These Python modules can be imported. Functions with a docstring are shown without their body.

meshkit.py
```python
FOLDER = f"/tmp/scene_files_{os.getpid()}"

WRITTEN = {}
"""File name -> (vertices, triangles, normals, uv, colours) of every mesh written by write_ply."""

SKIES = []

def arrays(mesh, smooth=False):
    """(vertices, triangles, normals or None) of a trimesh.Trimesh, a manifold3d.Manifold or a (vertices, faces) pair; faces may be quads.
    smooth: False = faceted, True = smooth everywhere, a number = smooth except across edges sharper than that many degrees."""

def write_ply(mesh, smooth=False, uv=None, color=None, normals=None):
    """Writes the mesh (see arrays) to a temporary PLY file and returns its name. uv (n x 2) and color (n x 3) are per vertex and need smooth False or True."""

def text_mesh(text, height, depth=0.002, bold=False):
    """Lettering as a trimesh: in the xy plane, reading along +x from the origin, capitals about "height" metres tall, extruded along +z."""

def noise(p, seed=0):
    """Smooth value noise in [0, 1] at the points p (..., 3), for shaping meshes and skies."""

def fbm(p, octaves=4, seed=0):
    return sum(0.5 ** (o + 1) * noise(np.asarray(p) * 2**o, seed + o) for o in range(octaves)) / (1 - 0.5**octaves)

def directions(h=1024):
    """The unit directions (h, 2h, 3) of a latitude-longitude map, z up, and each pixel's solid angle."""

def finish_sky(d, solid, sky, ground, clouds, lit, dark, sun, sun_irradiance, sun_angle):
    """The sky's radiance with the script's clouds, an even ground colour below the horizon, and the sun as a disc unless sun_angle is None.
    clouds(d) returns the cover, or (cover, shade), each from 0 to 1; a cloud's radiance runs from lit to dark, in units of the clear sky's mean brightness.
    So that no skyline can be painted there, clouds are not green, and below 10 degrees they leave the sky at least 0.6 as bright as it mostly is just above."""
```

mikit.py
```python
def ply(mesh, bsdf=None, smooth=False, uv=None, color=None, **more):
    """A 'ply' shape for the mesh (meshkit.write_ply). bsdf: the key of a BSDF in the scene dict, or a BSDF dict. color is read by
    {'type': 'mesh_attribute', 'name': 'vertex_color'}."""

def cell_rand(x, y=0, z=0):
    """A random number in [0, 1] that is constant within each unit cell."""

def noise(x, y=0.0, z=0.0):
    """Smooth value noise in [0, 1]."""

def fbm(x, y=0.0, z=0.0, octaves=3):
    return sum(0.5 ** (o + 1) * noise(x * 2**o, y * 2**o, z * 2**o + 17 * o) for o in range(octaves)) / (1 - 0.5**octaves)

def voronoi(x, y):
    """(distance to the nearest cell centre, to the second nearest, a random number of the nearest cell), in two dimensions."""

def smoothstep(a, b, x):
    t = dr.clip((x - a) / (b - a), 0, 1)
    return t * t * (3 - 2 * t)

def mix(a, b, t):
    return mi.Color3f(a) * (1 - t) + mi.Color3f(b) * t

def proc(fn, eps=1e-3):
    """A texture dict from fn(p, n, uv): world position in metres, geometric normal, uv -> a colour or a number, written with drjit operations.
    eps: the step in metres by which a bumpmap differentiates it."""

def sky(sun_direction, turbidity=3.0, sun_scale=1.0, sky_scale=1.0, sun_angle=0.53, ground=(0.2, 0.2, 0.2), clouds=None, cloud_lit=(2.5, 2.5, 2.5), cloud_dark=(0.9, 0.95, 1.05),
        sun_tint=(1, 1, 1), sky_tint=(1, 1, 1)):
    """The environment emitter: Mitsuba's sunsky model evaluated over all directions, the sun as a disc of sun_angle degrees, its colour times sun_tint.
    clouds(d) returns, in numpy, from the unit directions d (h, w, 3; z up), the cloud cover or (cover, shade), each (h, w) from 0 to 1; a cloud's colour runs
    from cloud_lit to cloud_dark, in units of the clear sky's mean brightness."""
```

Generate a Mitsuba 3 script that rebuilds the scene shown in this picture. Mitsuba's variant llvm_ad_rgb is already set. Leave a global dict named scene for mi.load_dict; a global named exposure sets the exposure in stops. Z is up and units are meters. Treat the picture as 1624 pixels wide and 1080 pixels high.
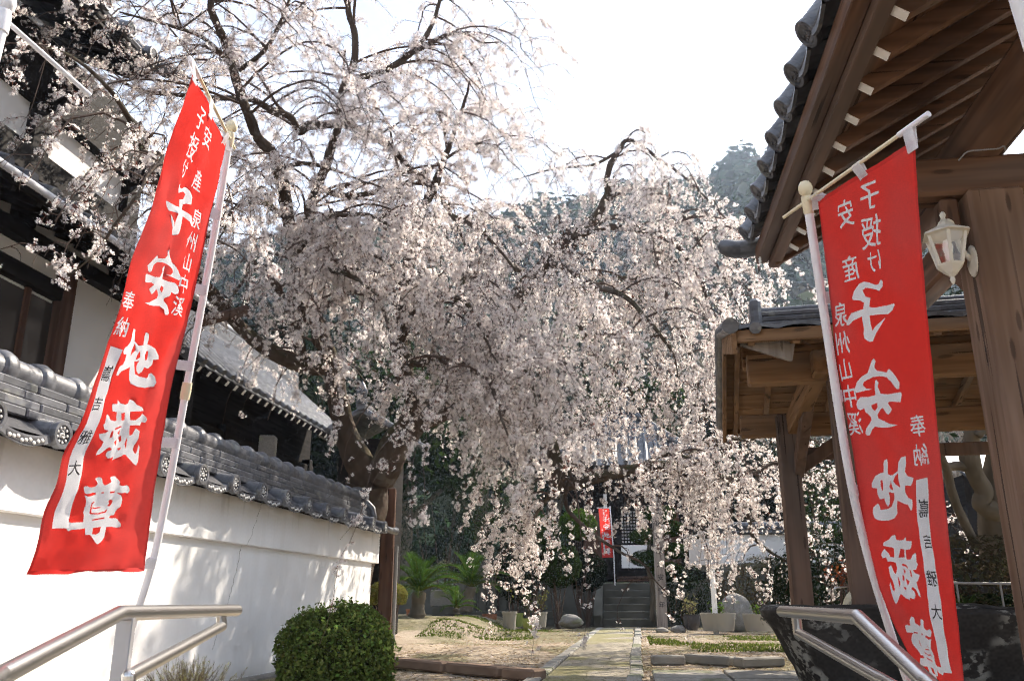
import math, random
import numpy as np, trimesh, shapely
import mitsuba as mi, drjit as dr
import mikit, meshkit
from mikit import noise, fbm, voronoi, cell_rand, smoothstep, mix
from shapely.geometry import Polygon, box as sbox
from shapely import affinity
import mapbox_earcut
T = mi.ScalarTransform4f
scene, labels = {}, {}

# ---------------------------------------------------------------- camera, sky, exposure
F, CX, CY = 1354.0, 812.0, 540.0                 # focal length and centre in pixels of the 1624 x 1080 photograph
YAW, PIT = math.radians(7.8), math.radians(16.85)
EYE = np.array([0, 0, 0.62])
FW = np.array([-math.sin(YAW) * math.cos(PIT), math.cos(YAW) * math.cos(PIT), math.sin(PIT)])
RT = np.array([math.cos(YAW), math.sin(YAW), 0.0])
UP = np.cross(RT, FW)
scene['camera'] = dict(type='perspective', fov=2 * math.degrees(math.atan(CX / F)), fov_axis='x', near_clip=0.05, far_clip=3000.0,
                       to_world=T().look_at(origin=EYE.tolist(), target=(EYE + FW).tolist(), up=[0, 0, 1]))
def veil(d): return .25 + .35 * meshkit.fbm(d * [2.2, 2.2, 3.0], 4, 3)      # thin high veil of cloud
SUN = (0.47, 0.56, 0.68)
scene['sky_light'] = mikit.sky(SUN, turbidity=4, sun_tint=(0.87, 0.96, 1.13), clouds=veil, cloud_lit=(1.6, 1.6, 1.65), sky_tint=(1.0, 1.0, 1.0))
exposure = 3.2

def ray(px, py): return FW + RT * (px - CX) / F - UP * (py - CY) / F
def at(px, py, D): return EYE + ray(px, py) * D
def onx(px, py, x): d = ray(px, py); return EYE + d * (x - EYE[0]) / d[0]
def ony(px, py, y): d = ray(px, py); return EYE + d * (y - EYE[1]) / d[1]
def onz(px, py, z): d = ray(px, py); return EYE + d * (z - EYE[2]) / d[2]
R = np.random.default_rng(11)

# ---------------------------------------------------------------- mesh helpers
class MB:
    def __init__(s): s.v, s.f, s.n, s.c = [], [], 0, []
    def add(s, v, f, c=None):
        v = np.asarray(v, float); f = np.asarray(f, int)
        if f.shape[1] == 4: f = np.vstack([f[:, [0, 1, 2]], f[:, [0, 2, 3]]])
        s.v.append(v); s.f.append(f + s.n); s.n += len(v)
        if c is not None: s.c.append(np.broadcast_to(c, (len(v), 3)))
        return s
    def mesh(s, m, c=None): return s.add(m.vertices, m.faces, c)
    def box(s, c, size, Rm=None, bev=0.0):
        v, f = bevbox(size, bev)
        if Rm is not None: v = v @ np.asarray(Rm).T
        return s.add(v + np.asarray(c, float), f)
    def beam(s, p0, p1, w, h, bev=0.006, roll=0.0):
        p0, p1 = np.asarray(p0, float), np.asarray(p1, float)
        L = np.linalg.norm(p1 - p0); z = (p1 - p0) / L
        a = np.array([0, 0, 1.0]) if abs(z[2]) < 0.95 else np.array([0, 1.0, 0])
        x = np.cross(a, z); x /= np.linalg.norm(x); y = np.cross(z, x)
        if roll: x, y = x * math.cos(roll) + y * math.sin(roll), y * math.cos(roll) - x * math.sin(roll)
        return s.box((p0 + p1) / 2, (w, h, L), np.stack([x, y, z], 1), bev)
    def tube(s, pts, r, n=8, cap=True):
        v, f = tube(pts, r, n, cap); return s.add(v, f)
    def get(s): return (np.vstack(s.v), np.vstack(s.f))
    def col(s): return np.vstack(s.c)

_bb = {}
def bevbox(size, bev):
    sx, sy, sz = [a / 2 for a in size]
    b = min(bev, 0.3 * min(size))
    if b <= 0:
        v = np.array([[x, y, z] for x in (-sx, sx) for y in (-sy, sy) for z in (-sz, sz)])
        return v, np.array([[0, 1, 3], [0, 3, 2], [4, 6, 7], [4, 7, 5], [0, 4, 5], [0, 5, 1], [2, 3, 7], [2, 7, 6], [0, 2, 6], [0, 6, 4], [1, 5, 7], [1, 7, 3]])
    if 'f' not in _bb:
        q = []
        for X in (-1, 1):
            for Y in (-1, 1):
                for Z in (-1, 1):
                    q += [[X * 1.0, Y * .9, Z * .9], [X * .9, Y * 1.0, Z * .9], [X * .9, Y * .9, Z * 1.0]]
        h = trimesh.Trimesh(np.array(q), process=False).convex_hull
        # keep our vertex order
        from scipy.spatial import cKDTree
        idx = cKDTree(np.array(q)).query(h.vertices)[1]
        _bb['f'] = idx[h.faces]
    q = []
    for X in (-1, 1):
        for Y in (-1, 1):
            for Z in (-1, 1):
                q += [[X * sx, Y * (sy - b), Z * (sz - b)], [X * (sx - b), Y * sy, Z * (sz - b)], [X * (sx - b), Y * (sy - b), Z * sz]]
    return np.array(q), _bb['f']

def tube(pts, r, n=8, cap=True):
    p = np.asarray(pts, float); r = np.broadcast_to(np.asarray(r, float), (len(p),))
    t = np.gradient(p, axis=0); t /= np.linalg.norm(t, axis=1, keepdims=True) + 1e-12
    x = np.cross(t[0], [0, 0, 1.0] if abs(t[0][2]) < .9 else [1.0, 0, 0]); x /= np.linalg.norm(x)
    rings = []
    a = np.arange(n) * 2 * math.pi / n
    for i in range(len(p)):
        x = x - t[i] * (x @ t[i]); x /= np.linalg.norm(x) + 1e-12
        y = np.cross(t[i], x)
        rings.append(p[i] + r[i] * (np.cos(a)[:, None] * x + np.sin(a)[:, None] * y))
    v = np.vstack(rings)
    i, j = np.meshgrid(np.arange(len(p) - 1), np.arange(n), indexing='ij')
    q = np.stack([i * n + j, i * n + (j + 1) % n, (i + 1) * n + (j + 1) % n, (i + 1) * n + j], -1).reshape(-1, 4)
    f = np.vstack([q[:, [0, 1, 2]], q[:, [0, 2, 3]]])
    if cap:
        v = np.vstack([v, p[0], p[-1]]); m = len(p) * n
        j = np.arange(n)
        f = np.vstack([f, np.stack([(j + 1) % n, j, j * 0 + m], 1), np.stack([m - n + j, m - n + (j + 1) % n, j * 0 + m + 1], 1)])
    return v, f

def lathe(prof, n=24, c=(0, 0, 0)):
    prof = np.asarray(prof, float); a = np.arange(n) * 2 * math.pi / n
    v = np.stack([prof[:, None, 0] * np.cos(a), prof[:, None, 0] * np.sin(a), np.broadcast_to(prof[:, None, 1], (len(prof), n))], -1).reshape(-1, 3)
    i, j = np.meshgrid(np.arange(len(prof) - 1), np.arange(n), indexing='ij')
    q = np.stack([i * n + j, i * n + (j + 1) % n, (i + 1) * n + (j + 1) % n, (i + 1) * n + j], -1).reshape(-1, 4)
    return v + np.asarray(c, float), np.vstack([q[:, [0, 1, 2]], q[:, [0, 2, 3]]])

def spline(pts, per=6):
    """Catmull-Rom through rows of points (any number of columns)."""
    p = np.asarray(pts, float)
    if len(p) < 3: 
        t = np.linspace(0, 1, per + 1)[:, None]; return p[0] * (1 - t) + p[-1] * t
    q = np.vstack([2 * p[0] - p[1], p, 2 * p[-1] - p[-2]])
    out = []
    for i in range(1, len(q) - 2):
        t = np.linspace(0, 1, per, endpoint=False)[:, None]
        a, b, c, d = q[i - 1], q[i], q[i + 1], q[i + 2]
        out.append(.5 * (2 * b + (c - a) * t + (2 * a - 5 * b + 4 * c - d) * t**2 + (3 * b - a - 3 * c + d) * t**3))
    return np.vstack(out + [p[-1:]])

def rotz(a): c, s = math.cos(a), math.sin(a); return np.array([[c, -s, 0], [s, c, 0], [0, 0, 1.0]])
def basis(z, hint=(0, 0, 1.0)):
    z = np.asarray(z, float); z = z / np.linalg.norm(z)
    x = np.cross(hint, z)
    if np.linalg.norm(x) < 1e-6: x = np.cross([1.0, 0, 0], z)
    x /= np.linalg.norm(x)
    return np.stack([x, np.cross(z, x), z], 1)
def rough(mesh, amp, freq, seed=0):
    v, f = mesh; v = np.asarray(v, float)
    d = np.stack([meshkit.fbm(v * freq + 31.7 * k, 3, seed + k) - .5 for k in range(3)], -1)
    return v + d * 2 * amp, f
def blob(radii, sub=4, amp=.15, freq=2.0, seed=0, flat=None):
    m = trimesh.creation.icosphere(subdivisions=sub)
    v = np.array(m.vertices)
    v = v * (1 + amp * 2 * (meshkit.fbm(v * freq + 7.3 * seed, 4, seed) - .5))[:, None] * np.asarray(radii)
    if flat is not None: v[:, 2] = np.maximum(v[:, 2], flat)
    return v, np.array(m.faces)

# ---------------------------------------------------------------- naming helpers
_used = {}
def num(name):
    if name not in _used: _used[name] = 0; return name
    _used[name] += 1
    return f'{name}_{_used[name]:03d}'
def thing(name, label, cat, group=None):
    k = num(name); labels[k] = dict(label=label, category=cat)
    if group: labels[k]['group'] = group
    return k
def put(key, mesh, m, smooth=False, to=None, **kw):
    scene[key] = mikit.ply(mesh, m, smooth=smooth, **kw)
    if to is not None: scene[key]['to_world'] = to
    return key
def part(parent, name, mesh, m, smooth=False, label=None, kind=None, **kw):
    k = num(parent + '__' + name); put(k, mesh, m, smooth, **kw)
    if label: labels.setdefault(k, {})['label'] = label
    if kind: labels.setdefault(k, {})['kind'] = kind
    return k
def again(parent, name, src, M):
    """Another copy of a part: the ply dict of SRC under the matrix M."""
    k = num(parent + '__' + name); scene[k] = {**(scene[src] if isinstance(src, str) else src), 'to_world': T(M)}; return k
def mat4(Rm=np.eye(3), t=(0, 0, 0), s=1.0):
    M = np.eye(4); M[:3, :3] = np.asarray(Rm) * s; M[:3, 3] = t; return M.tolist()
def struct(name, mesh, m, smooth=False, label=None, kind='structure', **kw):
    k = num(name); put(k, mesh, m, smooth, **kw); labels[k] = dict(kind=kind)
    if label: labels[k]['label'] = label
    return k

# ---------------------------------------------------------------- materials
def P3(name, fn=None, color=None, rough=.6, spec=.3, metal=0.0, bump=None, two=True, **kw):
    b = dict(type='principled', base_color=mikit.proc(fn) if fn else dict(type='rgb', value=list(color)), roughness=rough, specular=spec, metallic=metal, **kw)
    if bump: b = dict(type='bumpmap', arbitrary=mikit.proc(bump[0], eps=bump[2] if len(bump) > 2 else 2e-3), scale=bump[1], nested=b)
    scene[name] = dict(type='twosided', nested=b) if two else b
def wood(c1, c2, ax):
    def fn(p, n, uv):
        q = [p.x, p.y, p.z]
        s = [22., 22., 22.]; s[ax] = 1.3
        g = fbm(q[0] * s[0], q[1] * s[1], q[2] * s[2], 3)
        h = noise(q[0] * 2.3, q[1] * 2.3, q[2] * 2.3)
        r = [4., 4., 4.]; r[ax] = .35
        grey = smoothstep(.5, .75, fbm(q[0] * r[0], q[1] * r[1], q[2] * r[2], 3))
        s2 = [34., 34., 34.]; s2[ax] = .9
        crk = smoothstep(.74, .80, fbm(q[0] * s2[0] + 7, q[1] * s2[1], q[2] * s2[2], 2))
        d1, d2, _ = voronoi(q[(ax + 1) % 3] * 6.0 + q[(ax + 2) % 3] * 5.0, q[ax] * 1.3)
        knot = smoothstep(.10, .05, d1)
        m_ = sum(c2) / 3
        c = mix(mix(c1, c2, smoothstep(.25, .8, g)), (m_ * 1.0, m_ * .95, m_ * .9), grey * .45) * (.72 + .5 * h)
        return c * (1 - .65 * crk) * (1 - .5 * knot)
    return fn
GD1, GD2 = (.095, .047, .027), (.17, .09, .053)
for ax, a in enumerate('xyz'): P3('gate_wood_' + a, wood(GD1, GD2, ax), rough=.62, spec=.25)
P3('gate_post_wood', wood((.16, .095, .062), (.25, .165, .12), 2), rough=.7, spec=.2)
TW1, TW2 = (.16, .088, .043), (.25, .145, .075)
for ax, a in enumerate('xyz'): P3('pavilion_wood_' + a, wood(TW1, TW2, ax), rough=.65, spec=.2)
P3('pavilion_post_wood', wood((.10, .062, .045), (.16, .1, .072), 2), rough=.7, spec=.2)
P3('weathered_wood', wood((.16, .14, .13), (.3, .27, .25), 2), rough=.8, spec=.15)
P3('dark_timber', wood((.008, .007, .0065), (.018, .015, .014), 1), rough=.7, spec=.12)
P3('brown_timber', wood((.06, .03, .02), (.14, .075, .05), 2), rough=.65, spec=.2)
P3('white_paint', color=(.78, .77, .74), rough=.6)
CRK = [onx(x, y, -3.165).tolist() for x, y in [(422, 785), (415, 800), (398, 852), (392, 866), (372, 950), (345, 1030)]]
def plaster(p, n, uv):
    b = fbm(p.x * 1.1, p.y * 1.1, p.z * 1.1, 4)
    g = noise(p.x * 60, p.y * 60, p.z * 60)
    st = smoothstep(.52, .78, fbm(p.y * 9, p.x * 9, p.z * .9, 3))
    c = mix((.81, .815, .82), (.72, .72, .715), smoothstep(.35, .75, b)) * (.97 + .05 * g)
    c = mix(c, (.52, .51, .48), st * .14)
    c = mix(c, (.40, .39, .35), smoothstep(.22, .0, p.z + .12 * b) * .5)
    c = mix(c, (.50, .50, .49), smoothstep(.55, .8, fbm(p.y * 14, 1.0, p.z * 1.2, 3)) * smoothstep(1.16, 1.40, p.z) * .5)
    crack = mi.Float(0)
    for a, b2 in zip(CRK[:-1], CRK[1:]):
        t = (p.z - a[2]) / (b2[2] - a[2])
        yy = a[1] + (b2[1] - a[1]) * t + (noise(p.z * 35, 3.0) - .5) * .035
        crack = dr.maximum(crack, dr.select((t >= 0) & (t <= 1) & (dr.abs(p.y - yy) < .0035), 1., 0.))
    return mix(c, (.16, .15, .14), crack * .8)
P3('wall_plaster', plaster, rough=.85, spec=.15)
def plaster2(p, n, uv):
    b = fbm(p.x * .8, p.y * .8, p.z * .8, 3)
    return mix((.78, .78, .77), (.62, .61, .6), smoothstep(.3, .8, b))
P3('house_plaster', plaster2, rough=.85, spec=.15)
def tilefn(p, n, uv):
    a = fbm(p.x * 3.1, p.y * 3.1, p.z * 3.1, 3); g = noise(p.x * 45, p.y * 45, p.z * 45)
    l = smoothstep(.62, .75, fbm(p.x * 11, p.y * 11, p.z * 11, 3))
    c = mix((.055, .058, .066), (.14, .144, .158), a) * (.8 + .4 * g) * (.7 + .6 * cell_rand(p.y * 3.37, p.x * 6.1, p.z * 19.6))
    return mix(c, (.22, .22, .19), l * .5)
P3('roof_tile', tilefn, rough=.4, spec=.6, metal=.15)
P3('tile_relief', color=(.5, .5, .49), rough=.6)
P3('tile_recess', color=(.045, .045, .05), rough=.8)
def stonefn(p, n, uv):
    a = fbm(p.x * 4, p.y * 4, p.z * 4, 4); g = noise(p.x * 90, p.y * 90, p.z * 90)
    li = smoothstep(.58, .68, fbm(p.x * 7 + 9, p.y * 7, p.z * 7, 4))
    return mix(mix((.13, .125, .115), (.27, .26, .245), a) * (.8 + .4 * g), (.2, .22, .12), li * .5)
P3('grey_stone', stonefn, rough=.85, spec=.15)
def basinfn(p, n, uv):
    a = fbm(p.x * 5, p.y * 5, p.z * 5, 4); li = smoothstep(.46, .6, fbm(p.x * 26 + 3, p.y * 26, p.z * 26, 4)) * smoothstep(.42, .62, fbm(p.x * 4, p.y * 4 + 2, p.z * 4, 3))
    g = noise(p.x * 70, p.y * 70, p.z * 70)
    return mix(mix((.016, .014, .013), (.05, .045, .04), a) * (.7 + .6 * g), (.3, .29, .26), li * .85)
P3('lichened_stone', basinfn, rough=.75, spec=.2)
def stairfn(p, n, uv):
    a = fbm(p.x * 3, p.y * 3, p.z * 3, 4)
    return mix((.05, .052, .042), (.15, .145, .125), a)
P3('mossy_stone', stairfn, rough=.9, spec=.1)
def barkfn(p, n, uv):
    a = fbm(p.x * 9, p.y * 9, p.z * 4, 4)
    ms = smoothstep(.48, .66, fbm(p.x * 2.2, p.y * 2.2, p.z * 2.2, 3)) * smoothstep(-.5, .6, n.z + .3 * a)
    lb = smoothstep(.6, .7, fbm(p.x * 6 + 5, p.y * 6, p.z * 6, 3))
    c = mix((.034, .026, .021), (.115, .088, .07), a)
    c = mix(c, (.15, .14, .12), lb * .5)
    return mix(c, (.05, .055, .018), ms * .6)
P3('cherry_bark', barkfn, rough=.9, spec=.1, bump=(lambda p, n, uv: fbm(p.x * 16, p.y * 16, p.z * 26, 4), .035, .004))
P3('twig_bark', color=(.085, .06, .048), rough=.8, spec=.15)
P3('pale_twig', color=(.3, .26, .22), rough=.8, spec=.1)
def barkfn2(p, n, uv): return mix((.07, .06, .045), (.2, .17, .13), fbm(p.x * 8, p.y * 8, p.z * 3, 4))
P3('tree_bark', barkfn2, rough=.9, spec=.1)
scene['petal'] = dict(type='principledthin', base_color=dict(type='mesh_attribute', name='vertex_color'), roughness=.7, diff_trans=1.25, eta=1.3, spec_trans=0.0)
for nm, c, dt in [('leaf_dark', (.028, .05, .022), .5), ('leaf_mid', (.055, .10, .022), .7), ('leaf_bush', (.06, .1, .025), .7), ('leaf_bright', (.10, .17, .03), .9), ('leaf_olive', (.12, .125, .035), .7),
                  ('leaf_cycad', (.075, .16, .02), .9), ('leaf_heath', (.17, .16, .07), .7), ('leaf_hedge', (.055, .05, .03), .5), ('leaf_hill', (.05, .075, .04), .5)]:
    scene[nm] = dict(type='principledthin', base_color=dict(type='mesh_attribute', name='vertex_color'), roughness=.45, diff_trans=dt, eta=1.4, spec_trans=0.0)
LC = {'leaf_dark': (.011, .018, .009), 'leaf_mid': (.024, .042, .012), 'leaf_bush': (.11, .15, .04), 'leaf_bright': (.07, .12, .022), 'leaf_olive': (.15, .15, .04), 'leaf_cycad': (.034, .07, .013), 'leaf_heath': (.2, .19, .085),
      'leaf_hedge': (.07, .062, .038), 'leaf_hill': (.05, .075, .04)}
P3('steel', color=(.62, .61, .6), rough=.27, metal=1.0)
P3('post_steel', color=(.42, .41, .42), rough=.5, metal=.6)
P3('white_plastic', color=(.74, .73, .76), rough=.35, spec=.5)
P3('cream_plastic', color=(.68, .6, .42), rough=.4, spec=.5)
P3('cream_metal', color=(.62, .58, .49), rough=.45, spec=.4)
P3('grey_pipe', color=(.22, .22, .22), rough=.5)
P3('dark_ink', color=(.03, .03, .035), rough=.7)
P3('window_dark', color=(.035, .03, .026), rough=.15, spec=.6)
P3('terracotta', color=(.3, .13, .07), rough=.7)
P3('pot_grey', color=(.27, .25, .21), rough=.7)
P3('pot_green', color=(.23, .27, .07), rough=.5)
P3('pot_dark', color=(.05, .05, .055), rough=.5)
P3('soil', color=(.05, .04, .03), rough=.95)
P3('green_plastic', color=(.03, .32, .16), rough=.4)
P3('copper_gutter', color=(.55, .55, .57), rough=.4, spec=.5)
scene['lamp_glass'] = dict(type='thindielectric', int_ior=1.45)
def cloth_fn(c):
    def fn(p, n, uv):
        fade = fbm(p.x * 5, p.y * 5, p.z * 2.2, 3); th = noise(p.x * 420, p.y * 420, p.z * 420)
        return mix(c, [x * .8 + .04 for x in c], smoothstep(.35, .75, fade)) * (.9 + .2 * th)
    return fn
for nm, c in [('cloth_red', (.80, .05, .04)), ('cloth_white', (.82, .81, .84))]:
    scene[nm] = dict(type='principledthin', base_color=mikit.proc(cloth_fn(c)), roughness=.8, diff_trans=.9, eta=1.3, spec_trans=0.0)
scene['cloth_hem'] = dict(type='principledthin', base_color=mikit.proc(cloth_fn((.62, .035, .03))), roughness=.8, diff_trans=.45, eta=1.3, spec_trans=0.0)
scene['cloth_ink'] = dict(type='principledthin', base_color=dict(type='rgb', value=[.05, .05, .055]), roughness=.8, diff_trans=.5, eta=1.3, spec_trans=0.0)

# ================================================================ THE SETTING
def sstep(a, b, x): t = np.clip((x - a) / (b - a), 0, 1); return t * t * (3 - 2 * t)
def ground_z(x, y):
    x, y = np.broadcast_arrays(np.asarray(x, float), np.asarray(y, float))
    p = np.stack([x, y, x * 0], -1)
    far = sstep(40, 70, y)
    z = (meshkit.fbm(p * .9, 3, 5) - .5) * .05 + (meshkit.fbm(p * 3.1, 2, 9) - .5) * .022
    mound = np.maximum(meshkit.fbm(p * [.55, 1.3, 1], 3, 21) - .52, 0) * .45 * sstep(-1.0, -1.8, x) * sstep(9, 12, y) * sstep(19, 16, y)
    z = z * sstep(.1, .6, np.abs(x + .38) - .35 + .0) * .9 + mound + .27 * sstep(-2.4, -3.4, x) * sstep(13.5, 17, y) - .018
    low = sstep(3.6, 1.0, y)
    z = z * (1 - low) - .95 * low
    return z * (1 - far)
def ground_mesh():
    xs = np.unique(np.concatenate([np.linspace(-400, -12, 22), np.linspace(-12, 12, 190), np.linspace(12, 400, 22)]))
    ys = np.unique(np.concatenate([np.linspace(-200, 0, 16), np.linspace(0, 24, 240), np.linspace(24, 60, 20), np.linspace(60, 500, 22)]))
    X, Y = np.meshgrid(xs, ys, indexing='ij')
    Z = ground_z(X, Y)
    v = np.stack([X, Y, Z], -1).reshape(-1, 3)
    i, j = np.meshgrid(np.arange(len(xs) - 1), np.arange(len(ys) - 1), indexing='ij')
    b = len(ys); q = np.stack([i * b + j, (i + 1) * b + j, (i + 1) * b + j + 1, i * b + j + 1], -1).reshape(-1, 4)
    return v, q
def groundfn(p, n, uv):
    a = fbm(p.x * 1.3, p.y * 1.3, 0.5, 4); g = noise(p.x * 55, p.y * 55, 1.0); st = fbm(p.x * 9, p.y * 16, 2.0, 3)
    c = mix((.22, .18, .135), (.40, .34, .265), a) * (.68 + .3 * g + .35 * st)
    c = mix(c, (.17, .12, .08), smoothstep(.58, .7, st) * .6)
    moss = smoothstep(.5, .62, fbm(p.x * 1.3 + 4, p.y * .9, 3.0, 5) + .12 * smoothstep(13., 17., p.y))
    c = mix(c, mix((.045, .055, .015), (.095, .105, .028), g), moss * .7 * (.5 + .5 * noise(p.x * 18, p.y * 18, 4.0)))
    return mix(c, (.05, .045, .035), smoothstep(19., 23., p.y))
P3('courtyard_soil', groundfn, rough=.95, spec=.08, bump=(lambda p, n, uv: fbm(p.x * 25, p.y * 25, 0.0, 3), .02, .003))
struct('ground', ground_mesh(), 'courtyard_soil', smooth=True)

def pathfn(p, n, uv):
    a = fbm(p.x * 3, p.y * 3, 1.0, 4); d1, d2, r = voronoi(p.x * 7, p.y * 5)
    g = noise(p.x * 60, p.y * 60, 1.0)
    c = mix((.2, .175, .135), (.33, .3, .245), a) * (.75 + .3 * g + .15 * r)
    c = mix(c, (.09, .085, .045), smoothstep(.12, .02, d2 - d1) * .7)
    return mix(c, (.16, .15, .045), smoothstep(.5, .7, fbm(p.x * 1.5, p.y * 1.2, 7.0, 3)) * .55)
P3('path_stone', pathfn, rough=.9, spec=.1, bump=(lambda p, n, uv: voronoi(p.x * 7, p.y * 5)[1] - voronoi(p.x * 7, p.y * 5)[0], .012, .004))
def kerbfn(p, n, uv):
    a = fbm(p.x * 6, p.y * 3, p.z * 6, 4)
    return mix(mix((.16, .152, .135), (.32, .305, .27), a), (.10, .115, .05), smoothstep(.55, .68, fbm(p.x * 5, p.y * 2.5, p.z * 5 + 4, 3)) * .6)
P3('kerb_granite', kerbfn, rough=.85, spec=.15)
P3('red_edging', (lambda p, n, uv: mix((.11, .07, .05), (.27, .2, .15), fbm(p.x * 4, p.y * 9, p.z * 9, 4))), rough=.9, spec=.1)
pth = struct('path', MB().box((-.40, 11.9, -.02), (.70, 17.2, .05), None, .0).get(), 'path_stone')
for sx, xa, xb in ((0, -.83, -.80), (1, -.02, .06)):
    y = 3.6
    while y < 20.4:
        L = R.uniform(.8, 1.35); y1 = min(y + L, 20.45)
        t = (y - 7) / 13; x = xa + (xb - xa) * t
        part(pth, 'kerb_stone', MB().box((x + R.normal(0, .006), (y + y1) / 2, -.028 + R.normal(0, .003)), (.125, y1 - y - .012, .09), rotz(R.normal(0, .006)), .012).get(), 'kerb_granite')
        y = y1
for px0, py0, px1, py1, w, m in [(612, 1043, 712, 1052, .12, 'red_edging'), (716, 1052, 800, 1059, .12, 'red_edging'), (804, 1060, 858, 1064, .12, 'red_edging'),
                                 (1032, 1041, 1086, 1041, .16, 'kerb_granite'), (1090, 1039, 1164, 1043, .2, 'kerb_granite'), (1168, 1045, 1238, 1043, .16, 'kerb_granite')]:
    a, b = onz(px0, py0, .06), onz(px1, py1, .06)
    part(pth, 'edging_stone', MB().beam(a, b, .11, w, .012).get() if False else MB().box((a + b) / 2 - [0, 0, .03], (np.linalg.norm(b - a) - .015, .17, .09), rotz(math.atan2(b[1] - a[1], b[0] - a[0])), .015).get(), m)
# pale paving in front of the basin, right of the path: single slabs
for i in range(4):
    for j in range(4):
        x0, y0 = .12 + i * .62, 5.0 + j * .78
        w, d = .6 + R.normal(0, .01), .765
        if y0 + d > 8.25: d = 8.25 - y0
        part(pth, 'paving_slab', MB().box((x0 + .31, y0 + d / 2, .0 + R.normal(0, .003)), (w, d, .06), rotz(R.normal(0, .004)), .008).get(), 'kerb_granite')
# steps that climb from the camera's landing between the two handrails
st = thing('entrance_steps', 'low granite steps climbing between the two steel handrails', 'steps')
for k in range(6):
    part(st, 'step', MB().box((-.4, 1.0 + .44 * k, -.95 + .155 * (k + .5) - .2), (3.0, .47, .55), None, .012).get(), 'kerb_granite')

# ---- hill with its wood
def hill_z(x, y):
    d = np.hypot(x, y); az = np.degrees(np.arctan2(x, y))
    el = np.interp(az, [-180, -60, -30, -19, -8, -3, 2, 7, 10, 15, 21, 26, 45, 90, 180], [10, 12, 19, 21.5, 22.0, 22.8, 23.6, 24.6, 25.4, 24.2, 21.5, 19, 15, 8, 5])
    D0, D1 = 48.0, 185.0
    top = D1 * np.tan(np.radians(el)) + .6
    t = np.clip((d - D0) / (D1 - D0), 0, 1.6)
    prof = np.where(t < 1, .55 * t + .45 * t * t * (3 - 2 * t), 1 + .10 * (t - 1))
    p = np.stack([x, y, x * 0], -1)
    return top * prof + (meshkit.fbm(p / 38, 3, 3) - .5) * 16 * np.clip(t * 2, 0, 1) * (t < 1.2) - .3
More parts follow.
